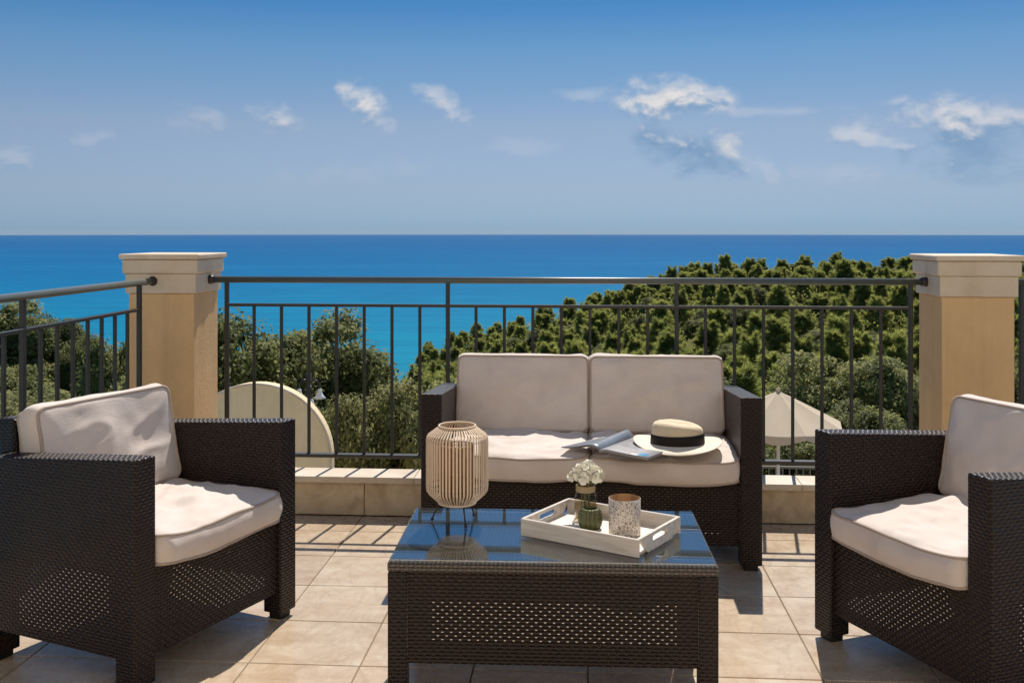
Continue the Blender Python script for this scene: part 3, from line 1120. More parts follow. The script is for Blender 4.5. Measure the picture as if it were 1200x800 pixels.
fl = thing('flower_bunch', 'bunch of white double flowers standing in the little glass jar', 'flowers', (0.003, 3.0, TZ))
heads = [(-0.012, -0.008, 0.137, 0.026), (0.024, -0.012, 0.133, 0.027), (0.006, 0.014, 0.142, 0.026), (-0.036, 0.002, 0.121, 0.017), (0.036, 0.014, 0.124, 0.022), (-0.006, -0.026, 0.124, 0.02)]
for i, (x, y, z, r) in enumerate(heads):
    b = MB()
    b.tube([(x * 0.3, y * 0.3, 0.012), (x * 0.35, y * 0.35, 0.08), (x * 0.6, y * 0.6, 0.105), (x, y, z - r * 0.4)], 0.0014, 6)
    b.build('stem', 'stem', fl)
    b = MB()
    rr = random.Random(i + 50)
    for k in range(58):
        th = math.acos(1 - 1.8 * (k + 0.5) / 58)
        ph = k * 2.39996 + rr.uniform(-0.3, 0.3)
        nrm = Vector((math.sin(th) * math.cos(ph), math.sin(th) * math.sin(ph), math.cos(th)))
        t1 = nrm.orthogonal().normalized()
        t1 = (t1 * math.cos(rr.uniform(0, 6.28)) + nrm.cross(t1) * math.sin(rr.uniform(0, 6.28))).normalized()
        t2 = (nrm.cross(t1) * rr.uniform(0.5, 0.9) + nrm * rr.uniform(0.5, 0.9)).normalized()
        up = t1.cross(t2)
        s = r * rr.uniform(0.42, 0.66)
        c0 = Vector((x, y, z)) + nrm * r * rr.uniform(0.15, 0.55)
        rows = []
        for q in range(4):
            v = q / 3
            wd = s * (0.30 + 0.75 * v - 0.35 * v ** 4)
            row = []
            for e in (-1, -0.33, 0.33, 1):
                ruff = s * 0.16 * v * math.sin(e * 4 + k) + s * 0.3 * v * v * (1 - e * e * 0.6)
                row.append(b.b.verts.new(c0 + t1 * (e * wd) + t2 * (s * 1.15 * v * (1 - 0.12 * e * e)) - up * ruff))
            rows.append(row)
        for q in range(3):
            for e in range(3):
                b.b.faces.new((rows[q][e], rows[q][e + 1], rows[q + 1][e + 1], rows[q + 1][e])).smooth = True
    b.build('blossom', 'petal', fl, recalc=False)

cac = thing('cactus_candle_pot', 'small green ribbed cactus-shaped candle pot in front of the jar', 'candle pot', (0.016, 2.905, TZ))
b = MB()


def rib(a, r, z):
    k = r * (1 + 0.17 * abs(math.cos(a * 7)) - 0.10)
    return (k * math.cos(a), k * math.sin(a), z)


b.lathe([(0.0, 0.0), (0.025, 0.0), (0.030, 0.008), (0.0325, 0.022), (0.0325, 0.036), (0.029, 0.049), (0.024, 0.055), (0.0205, 0.056), (0.020, 0.050), (0.022, 0.03), (0.0, 0.028)], 84, fn=rib)
b.build('pot', 'cactus', cac)
b = MB()
for k in range(14):
    a = math.pi * k / 7 * 1.0
    for zi in range(5):
        z = 0.012 + zi * 0.009
        rr_ = (0.0325 if 1 <= zi <= 3 else 0.0308) * 1.04
        p = Vector((rr_ * math.cos(a), rr_ * math.sin(a), z))
        q = Vector((math.cos(a), math.sin(a), 0))
        for da in (-0.5, 0.5):
            e = Vector((math.cos(a + da), math.sin(a + da), 0.2)) * 0.0025
            b.tube([p, p + e], [0.0004, 0.0001], 3, cap=False)
tag(b.build('spines', 'brim_straw', cac), kind='stuff')

ch = thing('candle_holder', 'silvery lace-patterned glass candle holder with amber inside on the tray', 'candle holder', (0.110, 2.853, TZ))
b = MB()
b.lathe([(0.0, 0.0), (0.042, 0.0), (0.044, 0.003), (0.044, 0.100), (0.0425, 0.1008)], 48)
b.build('lace_shell', 'lace', ch)
b = MB()
b.lathe([(0.0424, 0.1007), (0.0415, 0.1), (0.0412, 0.006), (0.0, 0.006)], 40)
b.build('amber_lining', 'amber', ch)
b = MB()
b.lathe([(0.0, 0.0065), (0.02, 0.0065), (0.02, 0.022), (0.0, 0.022)], 20)
b.build('tealight', 'candle', ch)

# ------------------------------------------------------------------ hat
hat = thing('straw_hat', 'pale straw fedora with a black band lying on the sofa seat', 'hat', (0.352, 3.945, 0.453), R(4))


def brim_fn(a, r, z):
    k = (r - 0.10) / 0.068
    return (r * math.cos(a) * 1.0, r * math.sin(a) * 0.86, z + k * k * (0.013 * math.cos(2 * a + 0.3) + 0.008 * math.sin(a) + 0.003 * math.sin(3 * a)))


b = MB()
b.lathe([(0.094, 0.006), (0.100, 0.004), (0.12, 0.003), (0.145, 0.003), (0.164, 0.004), (0.168, 0.0055), (0.164, 0.007), (0.145, 0.006), (0.12, 0.006), (0.1, 0.008), (0.094, 0.012)], 72, fn=brim_fn, close=True)
b.build('brim', 'brim_straw', hat)


def crown_fn(a, r, z):
    k = max(0.0, (z - 0.03) / 0.058)
    x, y = r * math.cos(a), r * math.sin(a) * 0.84
    # the top falls towards one end, is pinched at the sides and dented along the middle
    x += 0.0
    zz = z - k * (0.011 * (x / 0.1 + 0.15)) 
    if k > 0.7:
        dent = math.exp(-(y / 0.022) ** 2) * (1 - min(1, abs(x) / 0.10) ** 2)
        zz -= 0.018 * dent * min(1, (k - 0.7) / 0.25)
    pin = 0.012 * k * math.exp(-((x + 0.055) / 0.03) ** 2)
    y -= math.copysign(min(abs(y), pin), y)
    return (x, y, zz)


b = MB()
b.lathe([(0.101, 0.006), (0.1005, 0.03), (0.098, 0.046), (0.096, 0.062), (0.093, 0.072), (0.088, 0.079), (0.079, 0.084), (0.066, 0.087), (0.05, 0.088), (0.03, 0.088), (0.012, 0.088), (0.0005, 0.088)], 64, fn=crown_fn)
b.build('crown', 'straw', hat)
b = MB()
b.lathe([(0.1015, 0.006), (0.1030, 0.008), (0.1012, 0.043), (0.0992, 0.045)], 64, fn=lambda a, r, z: (r * math.cos(a), r * math.sin(a) * 0.845, z + 0.003 * math.cos(a)))
hb = b.build('band', 'hat_band', hat)
b = MB()
for s in (-1, 1):
    b.box(0.02 + (0 if s > 0 else -0.020), 0.02 + (0.020 if s > 0 else 0), 0.0845, 0.090, 0.010, 0.032, bev=0.002, seg=1)
b.build('bow', 'hat_band', hb)

# ------------------------------------------------------------------ magazine
mag = thing('magazine', 'open glossy magazine with one half curled up on the sofa seat beside the hat', 'magazine', (0.055, 3.822, 0.4405), R(60))
# local x runs along the spine, local -y towards the flat half, +y to the curled half
def sheet_strip(profile, x0, x1, th, name, mat, nx=10, twist=None):
    b = MB()
    top, bot = [], []
    n = len(profile)
    L = [0.0]
    for (y0, z0), (y1, z1) in zip(profile[:-1], profile[1:]):
        L.append(L[-1] + math.hypot(y1 - y0, z1 - z0))
    for i in range(nx + 1):
        u = i / nx
        x = x0 + (x1 - x0) * u
        ra, rb = [], []
        for j, (y, z) in enumerate(profile):
            yy, zz = (y, z) if twist is None else twist(u, y, z)
            ra.append(b.b.verts.new((x, yy, zz + th)))
            rb.append(b.b.verts.new((x, yy, zz)))
        top.append(ra)
        bot.append(rb)
    def quad(vs, uvs=None):
        f = b.b.faces.new(vs)
        f.smooth = False
        if uvs:
            for lp, q in zip(f.loops, uvs):
                lp[b.uv].uv = q
        return f
    for i in range(nx):
        for j in range(n - 1):
            uvs = [(L[j] / L[-1], i / nx), (L[j] / L[-1], (i + 1) / nx), (L[j + 1] / L[-1], (i + 1) / nx), (L[j + 1] / L[-1], i / nx)]
            f = quad((top[i][j], top[i + 1][j], top[i + 1][j + 1], top[i][j + 1]), uvs)
            f.smooth = True
            quad((bot[i][j], bot[i][j + 1], bot[i + 1][j + 1], bot[i + 1][j])).smooth = True
    for i in range(nx):
        for j in (0, n - 1):
            f = quad((top[i][j], top[i + 1][j], bot[i + 1][j], bot[i][j]))
            f.material_index = 1
    for j in range(n - 1):
        for i in (0, nx):
            f = quad((top[i][j], top[i][j + 1], bot[i][j + 1], bot[i][j]))
            f.material_index = 1
    return b.build(name, (mat, 'paper_edge'), mag)


sheet_strip([(0.0, 0.006), (-0.03, 0.010), (-0.06, 0.008), (-0.12, 0.004), (-0.2, 0.001)], -0.005, 0.265, 0.009, 'page_block', 'page',
            twist=lambda u, y, z: (y, z))
curl = [(0.002, 0.012), (0.008, 0.026), (0.024, 0.038), (0.046, 0.040), (0.075, 0.030), (0.105, 0.017), (0.135, 0.008), (0.165, 0.004)]
sheet_strip(curl, 0.0, 0.27, 0.003, 'curled_pages', 'cover', twist=lambda u, y, z: (y * (1 - 0.35 * u), z * (0.62 + 0.38 * u)))
curl2 = [(0.002, 0.008), (0.012, 0.016), (0.03, 0.024), (0.055, 0.020), (0.09, 0.010), (0.13, 0.003), (0.17, 0.001)]
sheet_strip(curl2, 0.004, 0.268, 0.0016, 'loose_page', 'page', twist=lambda u, y, z: (y * (1 - 0.2 * u), z * (0.9 + 0.2 * u)))

# ------------------------------------------------------------------ lower garden
tag(box_part('garden_paving', 'tile', None, -9, 10, 4.95, 18.2, -4.75, -4.595), kind='structure')  # unseen pale ground, added to bounce warm light onto the arched wall
ax_, ay_ = wpos(300, 12.0)
arch = thing('arched_wall', 'round-topped cream garden wall seen through the railing below the terrace', 'wall', (ax_, ay_, 0), YAW)
b = MB()
zc = EYE - 268 * 12.0 / FOC
rad = 88 * 12.0 / FOC
prof2 = [(-rad, -5.5)] + [(rad * math.cos(a), zc + rad * math.sin(a)) for a in (math.pi - math.pi * i / 40 for i in range(41))] + [(rad, -5.5)]
V = [[b.b.verts.new((p[0], yy, p[1])) for p in prof2] for yy in (0.0, 0.22)]
b.b.faces.new(V[0])
b.b.faces.new(list(reversed(V[1])))
for i in range(len(prof2)):
    j = (i + 1) % len(prof2)
    b.b.faces.new((V[0][j], V[0][i], V[1][i], V[1][j]))
b.build('wall_body', 'wall_cream', arch)
b = MB()
b.tube([(r_, -0.004, z_) for r_, z_ in prof2], 0.016, 6)
b.build('edge_moulding', 'cap', arch)

LD = 12.5
lx, ly = wpos(362, LD)
lamp = thing('garden_lamp', 'wrought iron garden lamp with three white bell shades beyond the round-topped wall', 'lamp post', (lx, ly, -4.6), YAW)
ZL = 4.6 + EYE - (462 - 270) * LD / FOC
b = MB()
b.tube([(0, 0, 0), (0, 0, ZL + 0.25)], 0.035, 10)
b.build('pole', 'black_metal', lamp)
for ex, ey, ez in ((0.14, -0.05, 0.0), (0.07, -0.2, -0.10), (-0.11, -0.04, 0.0)):
    b = MB()
    s = 1 if ex > 0 else -1
    pts = []
    for i in range(14):
        a = math.pi * i / 13
        pts.append((ex * (1 - math.cos(a)) / 2, ey * (1 - math.cos(a)) / 2, ZL + 0.08 + ez * i / 13 + 0.10 * math.sin(a)))
    b.tube(pts, 0.012, 6)
    a_ = b.build('arm', 'black_metal', lamp)
    b = MB()
    zz = ZL + 0.08 + ez
    b.lathe([(0.010, zz), (0.024, zz - 0.015), (0.03, zz - 0.05), (0.045, zz - 0.085), (0.078, zz - 0.115), (0.074, zz - 0.118), (0.0, zz - 0.10)], 20,
            fn=lambda a, r, z: (ex + r * math.cos(a), ey + r * math.sin(a), z))
    b.build('bell_shade', 'lamp_glass', a_)

FD = 17.0
fx0, fy0 = wpos(330, FD)
fence = thing('garden_fence', 'thin grey steel garden fence glimpsed under the terrace railing', 'fence', (0, FD, 0))
ft = EYE - 272 * FD / FOC
box_part('top_bar', 'fence_metal', fence, -5.2, 5.6, -0.02, 0.02, ft - 0.03, ft + 0.005)
box_part('lower_bar', 'fence_metal', fence, -5.2, 5.6, -0.02, 0.02, ft - 0.95, ft - 0.92)
fb = None
for k in range(98):
    x = -5.15 + k * 0.11
    if fb is None:
        fb = box_part('fence_bar', 'fence_metal', fence, -0.009, 0.009, -0.009, 0.009, ft - 1.05, ft - 0.0305)
        fb.location.x = x
    else:
        o = fb.copy()
        C.objects.link(o)
        o.location.x = x

ux, uy = wpos(912, 16.0)
um = thing('garden_parasol', 'off-white parasol standing open in the garden behind the railing', 'parasol', (ux, uy, -4.6), R(12))
ZA = 4.6 + EYE - 188 * 16 / FOC
RU, NU, DR = 1.02, 8, 0.50
b = MB()
apex = b.b.verts.new((0, 0, ZA))
rings = []
NS_ = 6
for lv in range(1, 7):
    u = lv / 6
    row = []
    for k in range(NU * NS_):
        a = 2 * math.pi * k / (NU * NS_)
        ph = (k % NS_) / NS_
        sag = math.sin(math.pi * ph)
        flat = math.cos(math.pi / NU) / math.cos((ph - 0.5) * 2 * math.pi / NU)
        r = RU * u * flat
        row.append(b.b.verts.new((r * math.cos(a), r * math.sin(a), ZA - DR * u ** 1.05 - 0.05 * sag * u * (1 - u * 0.4))))
    rings.append(row)
row = []
for k in range(NU * NS_):
    v = rings[-1][k].co
    ph = (k % NS_) / NS_
    row.append(b.b.verts.new((v.x * 1.005, v.y * 1.005, v.z - 0.06 - 0.07 * math.sin(math.pi * ph))))
rings.append(row)
n = NU * NS_
for k in range(n):
    b.b.faces.new((apex, rings[0][k], rings[0][(k + 1) % n]))
    for A, B in zip(rings[:-1], rings[1:]):
        f = b.b.faces.new((A[k], B[k], B[(k + 1) % n], A[(k + 1) % n]))
can = b.build('canopy', 'canvas', um)
sm = can.modifiers.new('thickness', 'SOLIDIFY')
sm.thickness = 0.004
b = MB()
b.tube([(0, 0, 0), (0, 0, ZA - 0.02)], 0.027, 12)
b.build('pole', 'white_metal', um)
b = MB()
b.lathe([(0.03, ZA - 0.005), (0.035, ZA + 0.02), (0.02, ZA + 0.05), (0.0, ZA + 0.06)], 12)
b.build('finial', 'canvas', um)
for k in range(NU):
    a = 2 * math.pi * k / NU
    b = MB()
    b.tube([(0.03 * math.cos(a), 0.03 * math.sin(a), ZA - 0.05), (RU * 0.98 * math.cos(a), RU * 0.98 * math.sin(a), ZA - DR - 0.008)], 0.008, 6)
    b.tube([(0.03 * math.cos(a), 0.03 * math.sin(a), ZA - 0.62), (RU * 0.5 * math.cos(a), RU * 0.5 * math.sin(a), ZA - DR * 0.5 - 0.02)], 0.007, 6)
    b.build('rib', 'white_metal', um)
b = MB()
b.lathe([(0.0, 0.0), (0.28, 0.0), (0.28, 0.05), (0.06, 0.08), (0.04, 0.3), (0.0, 0.3)], 24)
b.build('base', 'white_metal', um)

# ------------------------------------------------------------------ terrain and sea
KN = [(-500, 62, 352), (-150, 62, 352), (0, 64, 358), (50, 66, 360), (85, 72, 384), (120, 80, 398), (170, 90, 405), (250, 110, 425), (400, 180, 450), (455, 220, 446),
      (482, 240, 420), (505, 250, 398), (560, 245, 375), (620, 230, 358), (690, 215, 341), (760, 205, 322), (830, 198, 303), (900, 192, 295), (1000, 186, 292),
      (1060, 182, 296), (1180, 180, 299), (1300, 180, 298), (1700, 180, 298)]


def knot(px):
    for a, c in zip(KN[:-1], KN[1:]):
        if a[0] <= px <= c[0]:
            f = (px - a[0]) / (c[0] - a[0])
            return a[1] + f * (c[1] - a[1]), a[2] + f * (c[2] - a[2])
    return (KN[0] if px < KN[0][0] else KN[-1])[1:]


SEA = -70.0
TREE_H = 6.5


def ground_z(px, d):
    D, ytop = knot(px)
    if d < 20:
        return -4.6
    def g(dd):
        y = ytop + (505 - ytop) * (D - dd) / (D - 26)
        return EYE - (y - 270) * dd / FOC - TREE_H
    if d < 34:
        f = (d - 20) / 14
        return -4.6 * (1 - f) + g(34) * f
    if d <= D:
        return g(d)
    f = min(1.0, (d - D) / 170)
    return g(D) * (1 - f) + (SEA - 8) * f


b = bmesh.new()
cols = list(range(-500, 1701, 40))
ds = [2.0, 5.0, 9, 14, 20, 24, 29, 34, 42, 50, 60, 70, 85, 100, 120, 140, 160, 180, 200, 220, 240, 260, 290, 330, 380, 430]
grid = []
for d in ds:
    row = []
    for px in cols:
        x, y = wpos(px, d)
        z = ground_z(px, d) + (noise.noise(Vector((x * 0.08, y * 0.08, 0))) * 0.9 if d > 20 else -0.02)
        row.append(b.verts.new((x, y, z)))
    grid.append(row)
for A, B in zip(grid[:-1], grid[1:]):
    for k in range(len(cols) - 1):
        f = b.faces.new((A[k], A[k + 1], B[k + 1], B[k]))
        f.smooth = True
me = bpy.data.meshes.new('hillside')
b.to_mesh(me)
b.free()
tag(link('hillside', me, None, ('ground',)), kind='structure')

b = bmesh.new()
SEA_R = [40, 120, 250, 500, 1000, 2000, 4000, 8000, 12000, 17200]
grid = [[b.verts.new((r * math.cos(2 * math.pi * k / 128), r * math.sin(2 * math.pi * k / 128), 0)) for k in range(128)] for r in SEA_R]
b.faces.new(grid[0])
for A, B in zip(grid[:-1], grid[1:]):
    for k in range(128):
        b.faces.new((A[k], B[k], B[(k + 1) % 128], A[(k + 1) % 128]))
bmesh.ops.recalc_face_normals(b, faces=list(b.faces))
me = bpy.data.meshes.new('sea')
b.to_mesh(me)
b.free()
sea = tag(link('sea', me, None, ('sea',)), kind='structure')
sea.location = (0, 0, SEA)

# ------------------------------------------------------------------ trees
def mesh_quads(name, V, tone, mat):
    """V: (n, k, 3) polygons; tone: (n,) per polygon"""
    n, k = V.shape[:2]
    me = bpy.data.meshes.new(name)
    me.vertices.add(n * k)
    me.vertices.foreach_set('co', V.reshape(-1).astype(np.float32))
    me.loops.add(n * k)
    me.loops.foreach_set('vertex_index', np.arange(n * k, dtype=np.int32))
    me.polygons.add(n)
    me.polygons.foreach_set('loop_start', np.arange(0, n * k, k, dtype=np.int32))
    at = me.attributes.new('tone', 'FLOAT', 'POINT')
    at.data.foreach_set('value', np.repeat(tone, k).astype(np.float32))
    me.update(calc_edges=True)
    me.validate()
    me.materials.append(MAT[mat])
    return me


def unit(v):
    return v / np.maximum(1e-9, np.linalg.norm(v, axis=-1, keepdims=True))


def broad_crown(seed, mat, nclump, nleaf, leaf, rx=1.0, rz=1.0, z0=1.0):
    """leafy crown of radius about rx metres standing on z0"""
    g = np.random.default_rng(seed)
    lobes = []
    for i in range(34):
        dd = g.normal(size=3)
        dd[2] = dd[2] * 0.9 + 0.25
        dd /= np.linalg.norm(dd)
        rr_ = g.uniform(0.55, 0.80)
        lobes.append((np.array([0, 0, z0 + rz * 0.85]) + dd * rr_ * np.array([rx, rx, rz]), g.uniform(0.20, 0.36)))
    ltone = [g.uniform(0, 1) for _ in lobes]
    V, T = [], []
    for i in range(nclump):
        li = g.integers(0, len(lobes))
        c, s = lobes[li]
        d = g.normal(size=3)
        d[2] += 0.45
        d /= np.linalg.norm(d)
        rad = s * g.uniform(0.55, 1.05)
        cc = c + d * np.array([rx, rx, rz]) * rad
        if any(np.linalg.norm((cc - c2) / np.array([rx, rx, rz])) < s2 * 0.72 for c2, s2 in lobes) and g.uniform() < 0.8:
            continue
        if cc[2] < z0 * 0.3:
            cc[2] = z0 * 0.3 + g.uniform(0, 0.4)
        n = int(nleaf * g.uniform(0.7, 1.5))
        cr = g.uniform(0.06, 0.12) * rx
        off = np.clip(g.normal(size=(n, 3)), -1.7, 1.7)
        p = cc + off * cr * np.array([1, 1, 0.7])
        nrm = unit(g.normal(size=(n, 3)) * 0.42 + unit(off) * 0.5 + d * 0.4 + np.array([0, 0, 0.55]))
        t1 = unit(np.cross(nrm, g.normal(size=(n, 3))))
        t2 = np.cross(nrm, t1)
        L = leaf * g.uniform(0.7, 1.3, size=(n, 1))
        W = L * 0.58
        V.append(np.stack([p - t1 * L / 2, p + t2 * W / 2 - nrm * W * 0.12, p + t1 * L / 2, p - t2 * W / 2 - nrm * W * 0.12], 1))
        T.append(np.clip(np.full(n, 0.65 * ltone[li] + 0.35 * g.uniform(0, 1)) + g.normal(size=n) * 0.10, 0, 1))
    return mesh_quads('crown', np.concatenate(V), np.concatenate(T), mat)


def pine_crown(seed, nb, H=6.5, r0=2.2, z0=1.6, top_round=0.5):
    """plumes of needle tufts that sweep outwards and up, with gaps between them"""
    g = np.random.default_rng(seed)
    V, T = [], []
    limbs = []
    a0 = g.uniform(0, 6.28)
    for i in range(nb):
        f = (i + 0.5) / nb
        z = z0 + (H - z0) * f ** 0.9
        rel = (z - z0) / (H - z0)
        prof = r0 * (max(0.05, 1 - rel ** (1.3 + top_round * 1.6))) ** 0.75 * (0.75 + 0.25 * min(1, rel / 0.25)) * (1.0 + 0.22 * math.sin(a0 + 3.1 * i))
        L = prof * g.uniform(0.45, 1.25)
        a = i * 2.4 + g.uniform(-0.5, 0.5)
        dirh = np.array([math.cos(a), math.sin(a), 0])
        perp = np.array([-dirh[1], dirh[0], 0])
        tone = np.clip(g.normal(0.5, 0.36), 0, 1)
        limbs.append((z - 0.35 * L, a, L * 0.75))
        lift = g.uniform(0.25, 0.85) + 0.55 * rel
        plen = g.uniform(0.55, 1.10) * (0.5 + 0.22 * r0)          # length of the plume
        base = np.array([0, 0, z - 0.45 * L]) + dirh * L * 0.55
        axis = unit(dirh * (1.0 - 0.45 * rel) + perp * g.normal() * 0.25 + np.array([0, 0, lift]))
        wid = plen * g.uniform(0.13, 0.21)
        nt = int(15 + 6 * plen)
        for k in range(nt):
            u = g.uniform(0, 1)
            c = base + axis * plen * u + g.normal(size=3) * wid * (1.15 - 1.0 * u) * np.array([1, 1, 0.55])
            ax = unit(axis * 0.9 + (c - base - axis * plen * u) * 0.9 / wid * 0.5 + g.normal(size=3) * 0.15)
            o = c - (base + axis * plen * 0.35)
            n = int(g.integers(14, 20))
            dv = unit(ax + g.normal(size=(n, 3)) * 0.55)
            ln = g.uniform(0.24, 0.62, size=(n, 1))
            st = c + g.normal(size=(n, 3)) * 0.06
            pf = unit(o) * 0.55 + dirh * 0.15 + np.array([0, 0, 0.55]) + g.normal(size=(n, 3)) * 0.38
            sd_ = unit(np.cross(dv, pf)) * g.uniform(0.014, 0.030, size=(n, 1))
            V.append(np.stack([st - sd_, st + sd_, st + dv * ln * 0.7 + sd_ * 0.7, st + dv * ln], 1))
            T.append(np.clip(tone + g.normal(size=n) * 0.12 + 0.22 * (u - 0.5), 0, 1))
    return mesh_quads('crown', np.concatenate(V), np.concatenate(T), 'needles'), limbs


def trunk_mesh(seed, H, r, limbs, wig=0.15):
    b = MB()
    rr = random.Random(seed)
    pts, rs = [], []
    ox, oy = 0.0, 0.0
    for i in range(8):
        u = i / 7
        pts.append((ox, oy, H * u - (0.5 if i == 0 else 0)))
        rs.append(r * (1 - 0.85 * u) * (1.25 if i == 0 else 1))
        ox += rr.uniform(-wig, wig) * 0.4
        oy += rr.uniform(-wig, wig) * 0.4
    b.tube(pts, rs, 8)
    for z, a, L in limbs:
        z = max(0.3, z)
        d = (math.cos(a), math.sin(a))
        b.tube([(0, 0, z), (d[0] * L * 0.5, d[1] * L * 0.5, z + 0.12 * L), (d[0] * L, d[1] * L, z + 0.42 * L)], [r * 0.32, r * 0.2, r * 0.06], 5, cap=False)
    me = bpy.data.meshes.new('trunk')
    b.b.to_mesh(me)
    b.b.free()
    me.materials.append(MAT['bark'])
    return me


def plant(name, crown, trunk, x, y, z, sx, sz, rz, label, cat, group):
    t = thing(name, label, cat, (x, y, z), rz, group)
    t.scale = (sx, sx, sz)
    for nm, me in (('trunk', trunk), ('crown', crown)):
        o = bpy.data.objects.new(nm, me)
        C.objects.link(o)
        o.parent = t
    return t


PINES = []
for i in range(6):
    c, limbs = pine_crown(100 + i, [84, 74, 92, 80, 70, 86][i], 6.5, [2.6, 2.3, 2.9, 2.5, 2.1, 2.7][i], [1.2, 1.0, 1.5, 0.8, 1.1, 1.2][i], [0.35, 0.15, 0.6, 0.25, 0.05, 0.45][i])
    PINES.append((c, trunk_mesh(i, 6.2, 0.17, limbs[::3])))


def ob_limbs(n, z, L, seed):
    r = random.Random(seed)
    return [(z + r.uniform(-0.3, 0.6), i * 2.4 + r.uniform(-.4, .4), L * r.uniform(0.7, 1.1)) for i in range(n)]


# unit broad crowns: radius 1.0 m, total height about 3.2 m
OAKS = [(broad_crown(11 + i, 'oak_leaves', 760, 92, 0.060, 1.0, 1.0, 0.9), trunk_mesh(40 + i, 2.0, 0.09, ob_limbs(7, 0.9, 0.9, i))) for i in range(3)]
OLIVES = [(broad_crown(31 + i, 'olive_leaves', 700, 86, 0.060, 1.0, 0.9, 0.8), trunk_mesh(50 + i, 1.8, 0.09, ob_limbs(7, 0.8, 0.9, 9 + i))) for i in range(2)]
UH = 2.78                                   # height of the unit crowns


def broad(kind, var, px, d, ytop, wpx, label, group=None, name='oak_tree'):
    x, y = wpos(px, d)
    zg = ground_z(px, d)
    zt = EYE - (ytop - 270) * d / FOC
    h = max(0.8, zt - zg)
    r = wpx / 2 * d / FOC
    c, t = kind[var % len(kind)]
    return plant(name, c, t, x, y, zg, r / 1.12, h / UH, rng.uniform(0, 6.28), label, 'tree', group)


# near leafy trees below the terrace
broad(OAKS, 0, 285, 15.5, 364, 205, 'dark leafy tree rising behind the round-topped garden wall beside the corner pillar')
broad(OAKS, 1, 388, 17.5, 378, 205, 'tall dense leafy tree left of the gap where the near sea shows through the railing')
broad(OLIVES, 0, 440, 14.2, 404, 165, 'pale-leaved bushy tree right behind the garden lamp')
broad(OLIVES, 1, 494, 15.0, 412, 170, 'bright leafy tree just left of the sofa armrest')
broad(OLIVES, 1, 338, 20.0, 372, 190, 'olive-green bushy tree half hidden behind the garden lamp', name='olive_tree')
broad(OAKS, 0, 210, 19.0, 380, 160, 'dark leafy tree directly behind the corner pillar')
broad(OAKS, 2, 128, 22.0, 392, 110, 'green leafy tree showing between side railing bars beside the corner pillar')
broad(OLIVES, 0, 55, 24.0, 440, 170, 'yellow-green bushy tree low down behind the side railing', name='olive_tree')
broad(OLIVES, 1, -15, 26.0, 428, 130, 'yellow-green tree cut by the picture edge behind the side railing', name='olive_tree')
broad(OAKS, 0, 560, 20.0, 442, 150, 'leafy tree behind the left sofa back cushion')
for i, (px, d, yt, wp) in enumerate([(885, 23, 452, 150), (955, 25, 424, 170), (1030, 24, 412, 170), (1090, 26, 420, 150), (925, 20.5, 497, 120), (1010, 20, 470, 130),
                                     (1150, 24, 430, 150), (1215, 24, 418, 120), (815, 26, 436, 160), (720, 28, 430, 160), (640, 27, 440, 150)]):
    broad(OAKS if i % 3 else OLIVES, i, px, d, yt, wp, 'leafy tree in the row of green trees behind the parasol and sofa', 'leafy trees at the foot of the pine slope')
for i, px in enumerate(range(395, 1000, 75)):
    broad(OAKS, i, px + rng.uniform(-12, 12), 19.0 + rng.uniform(-0.8, 0.8), 515 + rng.uniform(-8, 8), 120, 'low leafy shrub behind the thin garden fence',
          'shrubs along the garden fence', 'shrub')
# left hill
broad(OAKS, 1, 18, 58.0, 357, 130, 'big dark rounded tree that crowns the hill at the picture edge', name='hill_tree')
broad(OAKS, 2, 66, 60.0, 366, 84, 'dark rounded tree next to the one that crowns the hill', name='hill_tree')
broad(OAKS, 0, -48, 57.0, 356, 120, 'dark tree on the hilltop almost outside the picture edge', name='hill_tree')
broad(OAKS, 0, 98, 56.0, 390, 70, 'smaller dark tree where the hill slopes down to the sea', name='hill_tree')
k = 0
for d in (34, 42, 51, 62):
    for px in range(-60, 180, int(95 * 34 / d)):
        D, yt = knot(px)
        if d > D:
            continue
        x, y = wpos(px + rng.uniform(-14, 14), d)
        kind = OLIVES if rng.random() < (0.55 if d < 50 else 0.1) else OAKS
        c, t = kind[k % len(kind)]
        zg = ground_z(px, d)
        sx = rng.uniform(1.9, 2.5) * (1.1 if d > 55 else 1)
        plant('hill_tree', c, t, x, y, zg, sx, rng.uniform(1.8, 2.25), rng.uniform(0, 6.28), 'rounded tree on the hill seen through the side railing', 'tree',
              'rounded trees on the hill by the side railing')
        k += 1
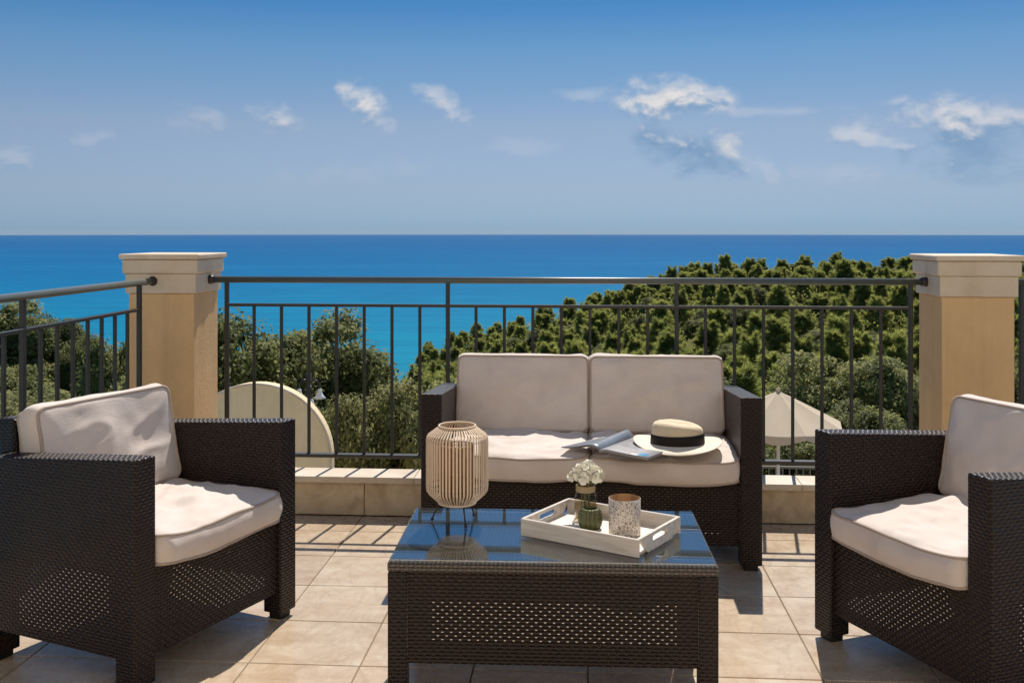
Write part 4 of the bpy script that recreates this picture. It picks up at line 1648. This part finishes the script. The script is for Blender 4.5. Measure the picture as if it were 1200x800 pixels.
# pines on the slope
cnt = 0
d = 54.0
while d < 262:
    step = 4.6 + d * 0.012
    k0 = 470
    half = 0.0
    px = k0 + rng.uniform(0, 40)
    while px < 1240:
        D, yt = knot(px)
        if d <= D + 2:
            pj = px + rng.uniform(-0.3, 0.3) * step * FOC / d
            dj = d + rng.uniform(-1.6, 1.6)
            x, y = wpos(pj, dj)
            zg = ground_z(pj, min(dj, knot(pj)[0]))
            hs = rng.uniform(0.82, 1.14) * (0.84 if dj > D - 30 else 1.0)
            if rng.random() < 0.10:
                hs *= 1.14
            ytop_px = 270 + (EYE - zg - 6.5 * hs) * FOC / dj
            c, t = PINES[rng.randrange(len(PINES))]
            if not (pj < 500 and d < 120) and ytop_px < 500 and not (545 < pj < 835 and ytop_px > 432):
                nearridge = dj > D - 22
                if pj < 690:
                    lab, grp = 'green pine on the wooded spur that runs down to the sea above the sofa', 'pines on the spur above the sofa'
                elif nearridge:
                    lab, grp = 'dark pine along the skyline of the wooded ridge against the sea', 'pines along the ridge top'
                elif dj > 95:
                    lab, grp = 'yellow-green pine part way up the wooded slope behind the railing', 'pines on the upper slope'
                else:
                    lab, grp = 'large pine at the foot of the wooded slope behind the railing', 'pines on the lower slope'
                if rng.random() < (0.24 if dj > 90 else 0.4):
                    k_ = OLIVES if rng.random() < 0.4 else OAKS
                    c, t = k_[rng.randrange(len(k_))]
                    hs *= rng.uniform(0.78, 1.0)
                    plant('leafy_tree', c, t, x, y, zg, 2.35 * hs, 2.25 * hs, rng.uniform(0, 6.28), 'rounded leafy tree growing in among the pointed pines on the slope', 'tree',
                          'leafy trees among the pines')
                    px += step * FOC / d
                    continue
                plant('pine_tree', c, t, x, y, zg, hs * rng.uniform(1.05, 1.45), hs, rng.uniform(0, 6.28), lab, 'tree', grp)
                cnt += 1
        px += step * FOC / d
    d += step * 1.25 if d < 120 else step * 1.45
for off, stp in ((1.0, 3.0), (8.0, 3.6), (15.0, 4.2)):
    px = 500.0 if off < 12 else 690.0
    while px < 1230:
        D, yt = knot(px)
        pj = px + rng.uniform(-0.35, 0.35) * stp * FOC / D
        dj = D - off + rng.uniform(-1.5, 1.5)
        x, y = wpos(pj, dj)
        c, t = PINES[rng.randrange(len(PINES))]
        hs = rng.uniform(0.62, 0.90) * (1.12 if rng.random() < 0.12 else 1)
        if pj < 690:
            lab, grp = 'green pine on the wooded spur that runs down to the sea above the sofa', 'pines on the spur above the sofa'
        else:
            lab, grp = 'dark pine along the skyline of the wooded ridge against the sea', 'pines along the ridge top'
        plant('pine_tree', c, t, x, y, ground_z(pj, min(dj, knot(pj)[0])), hs * rng.uniform(1.15, 1.6), hs, rng.uniform(0, 6.28), lab, 'tree', grp)
        cnt += 1
        px += stp * FOC / D * (0.9 if px > 690 else 1.9)
print('pines', cnt)
# bushes that close the gaps between the trunks: one mass nobody could count
g = np.random.default_rng(5)
V, Tn = [], []
for i in range(9000):
    px = g.uniform(-120, 1330)
    D = knot(px)[0]
    d = 21 + (D + 25 - 21) * g.uniform(0, 1) ** 0.75
    x, y = wpos(px, d)
    c0 = np.array([x, y, ground_z(px, d) + g.uniform(0.2, 1.3 if d < 45 else 3.9)])
    n = 26
    r = g.uniform(0.5, 1.0)
    p = c0 + g.normal(size=(n, 3)) * r * np.array([0.8, 0.8, 0.55])
    nrm = unit(g.normal(size=(n, 3)) + np.array([0, 0, 0.7]))
    t1 = unit(np.cross(nrm, g.normal(size=(n, 3))))
    t2 = np.cross(nrm, t1)
    L = g.uniform(0.16, 0.34, size=(n, 1)) * (0.6 + d / 220)
    V.append(np.stack([p - t1 * L / 2, p + t2 * L * 0.25, p + t1 * L / 2, p - t2 * L * 0.25], 1))
    Tn.append(np.full(n, g.uniform(0.25, 0.95)))
tag(link('undergrowth', mesh_quads('undergrowth', np.concatenate(V), np.concatenate(Tn), 'needles')), kind='stuff')

# ------------------------------------------------------------------ sea air
m = bpy.data.materials.new('sea_air')
m.use_nodes = True
t = NT(m.node_tree)
pv = t.n('ShaderNodeVolumePrincipled')
pv.inputs['Color'].default_value = (0.86, 0.93, 1.0, 1)
pv.inputs['Density'].default_value = 0.9e-5
pv.inputs['Anisotropy'].default_value = 0.0
om = t.n('ShaderNodeOutputMaterial')
t.t.links.new(pv.outputs[0], om.inputs['Volume'])
MAT['sea_air'] = m
hz = box_part('haze', 'sea_air', None, -17600, 17600, -17600, 17600, -86.0, 12.0)
tag(hz, kind='stuff')
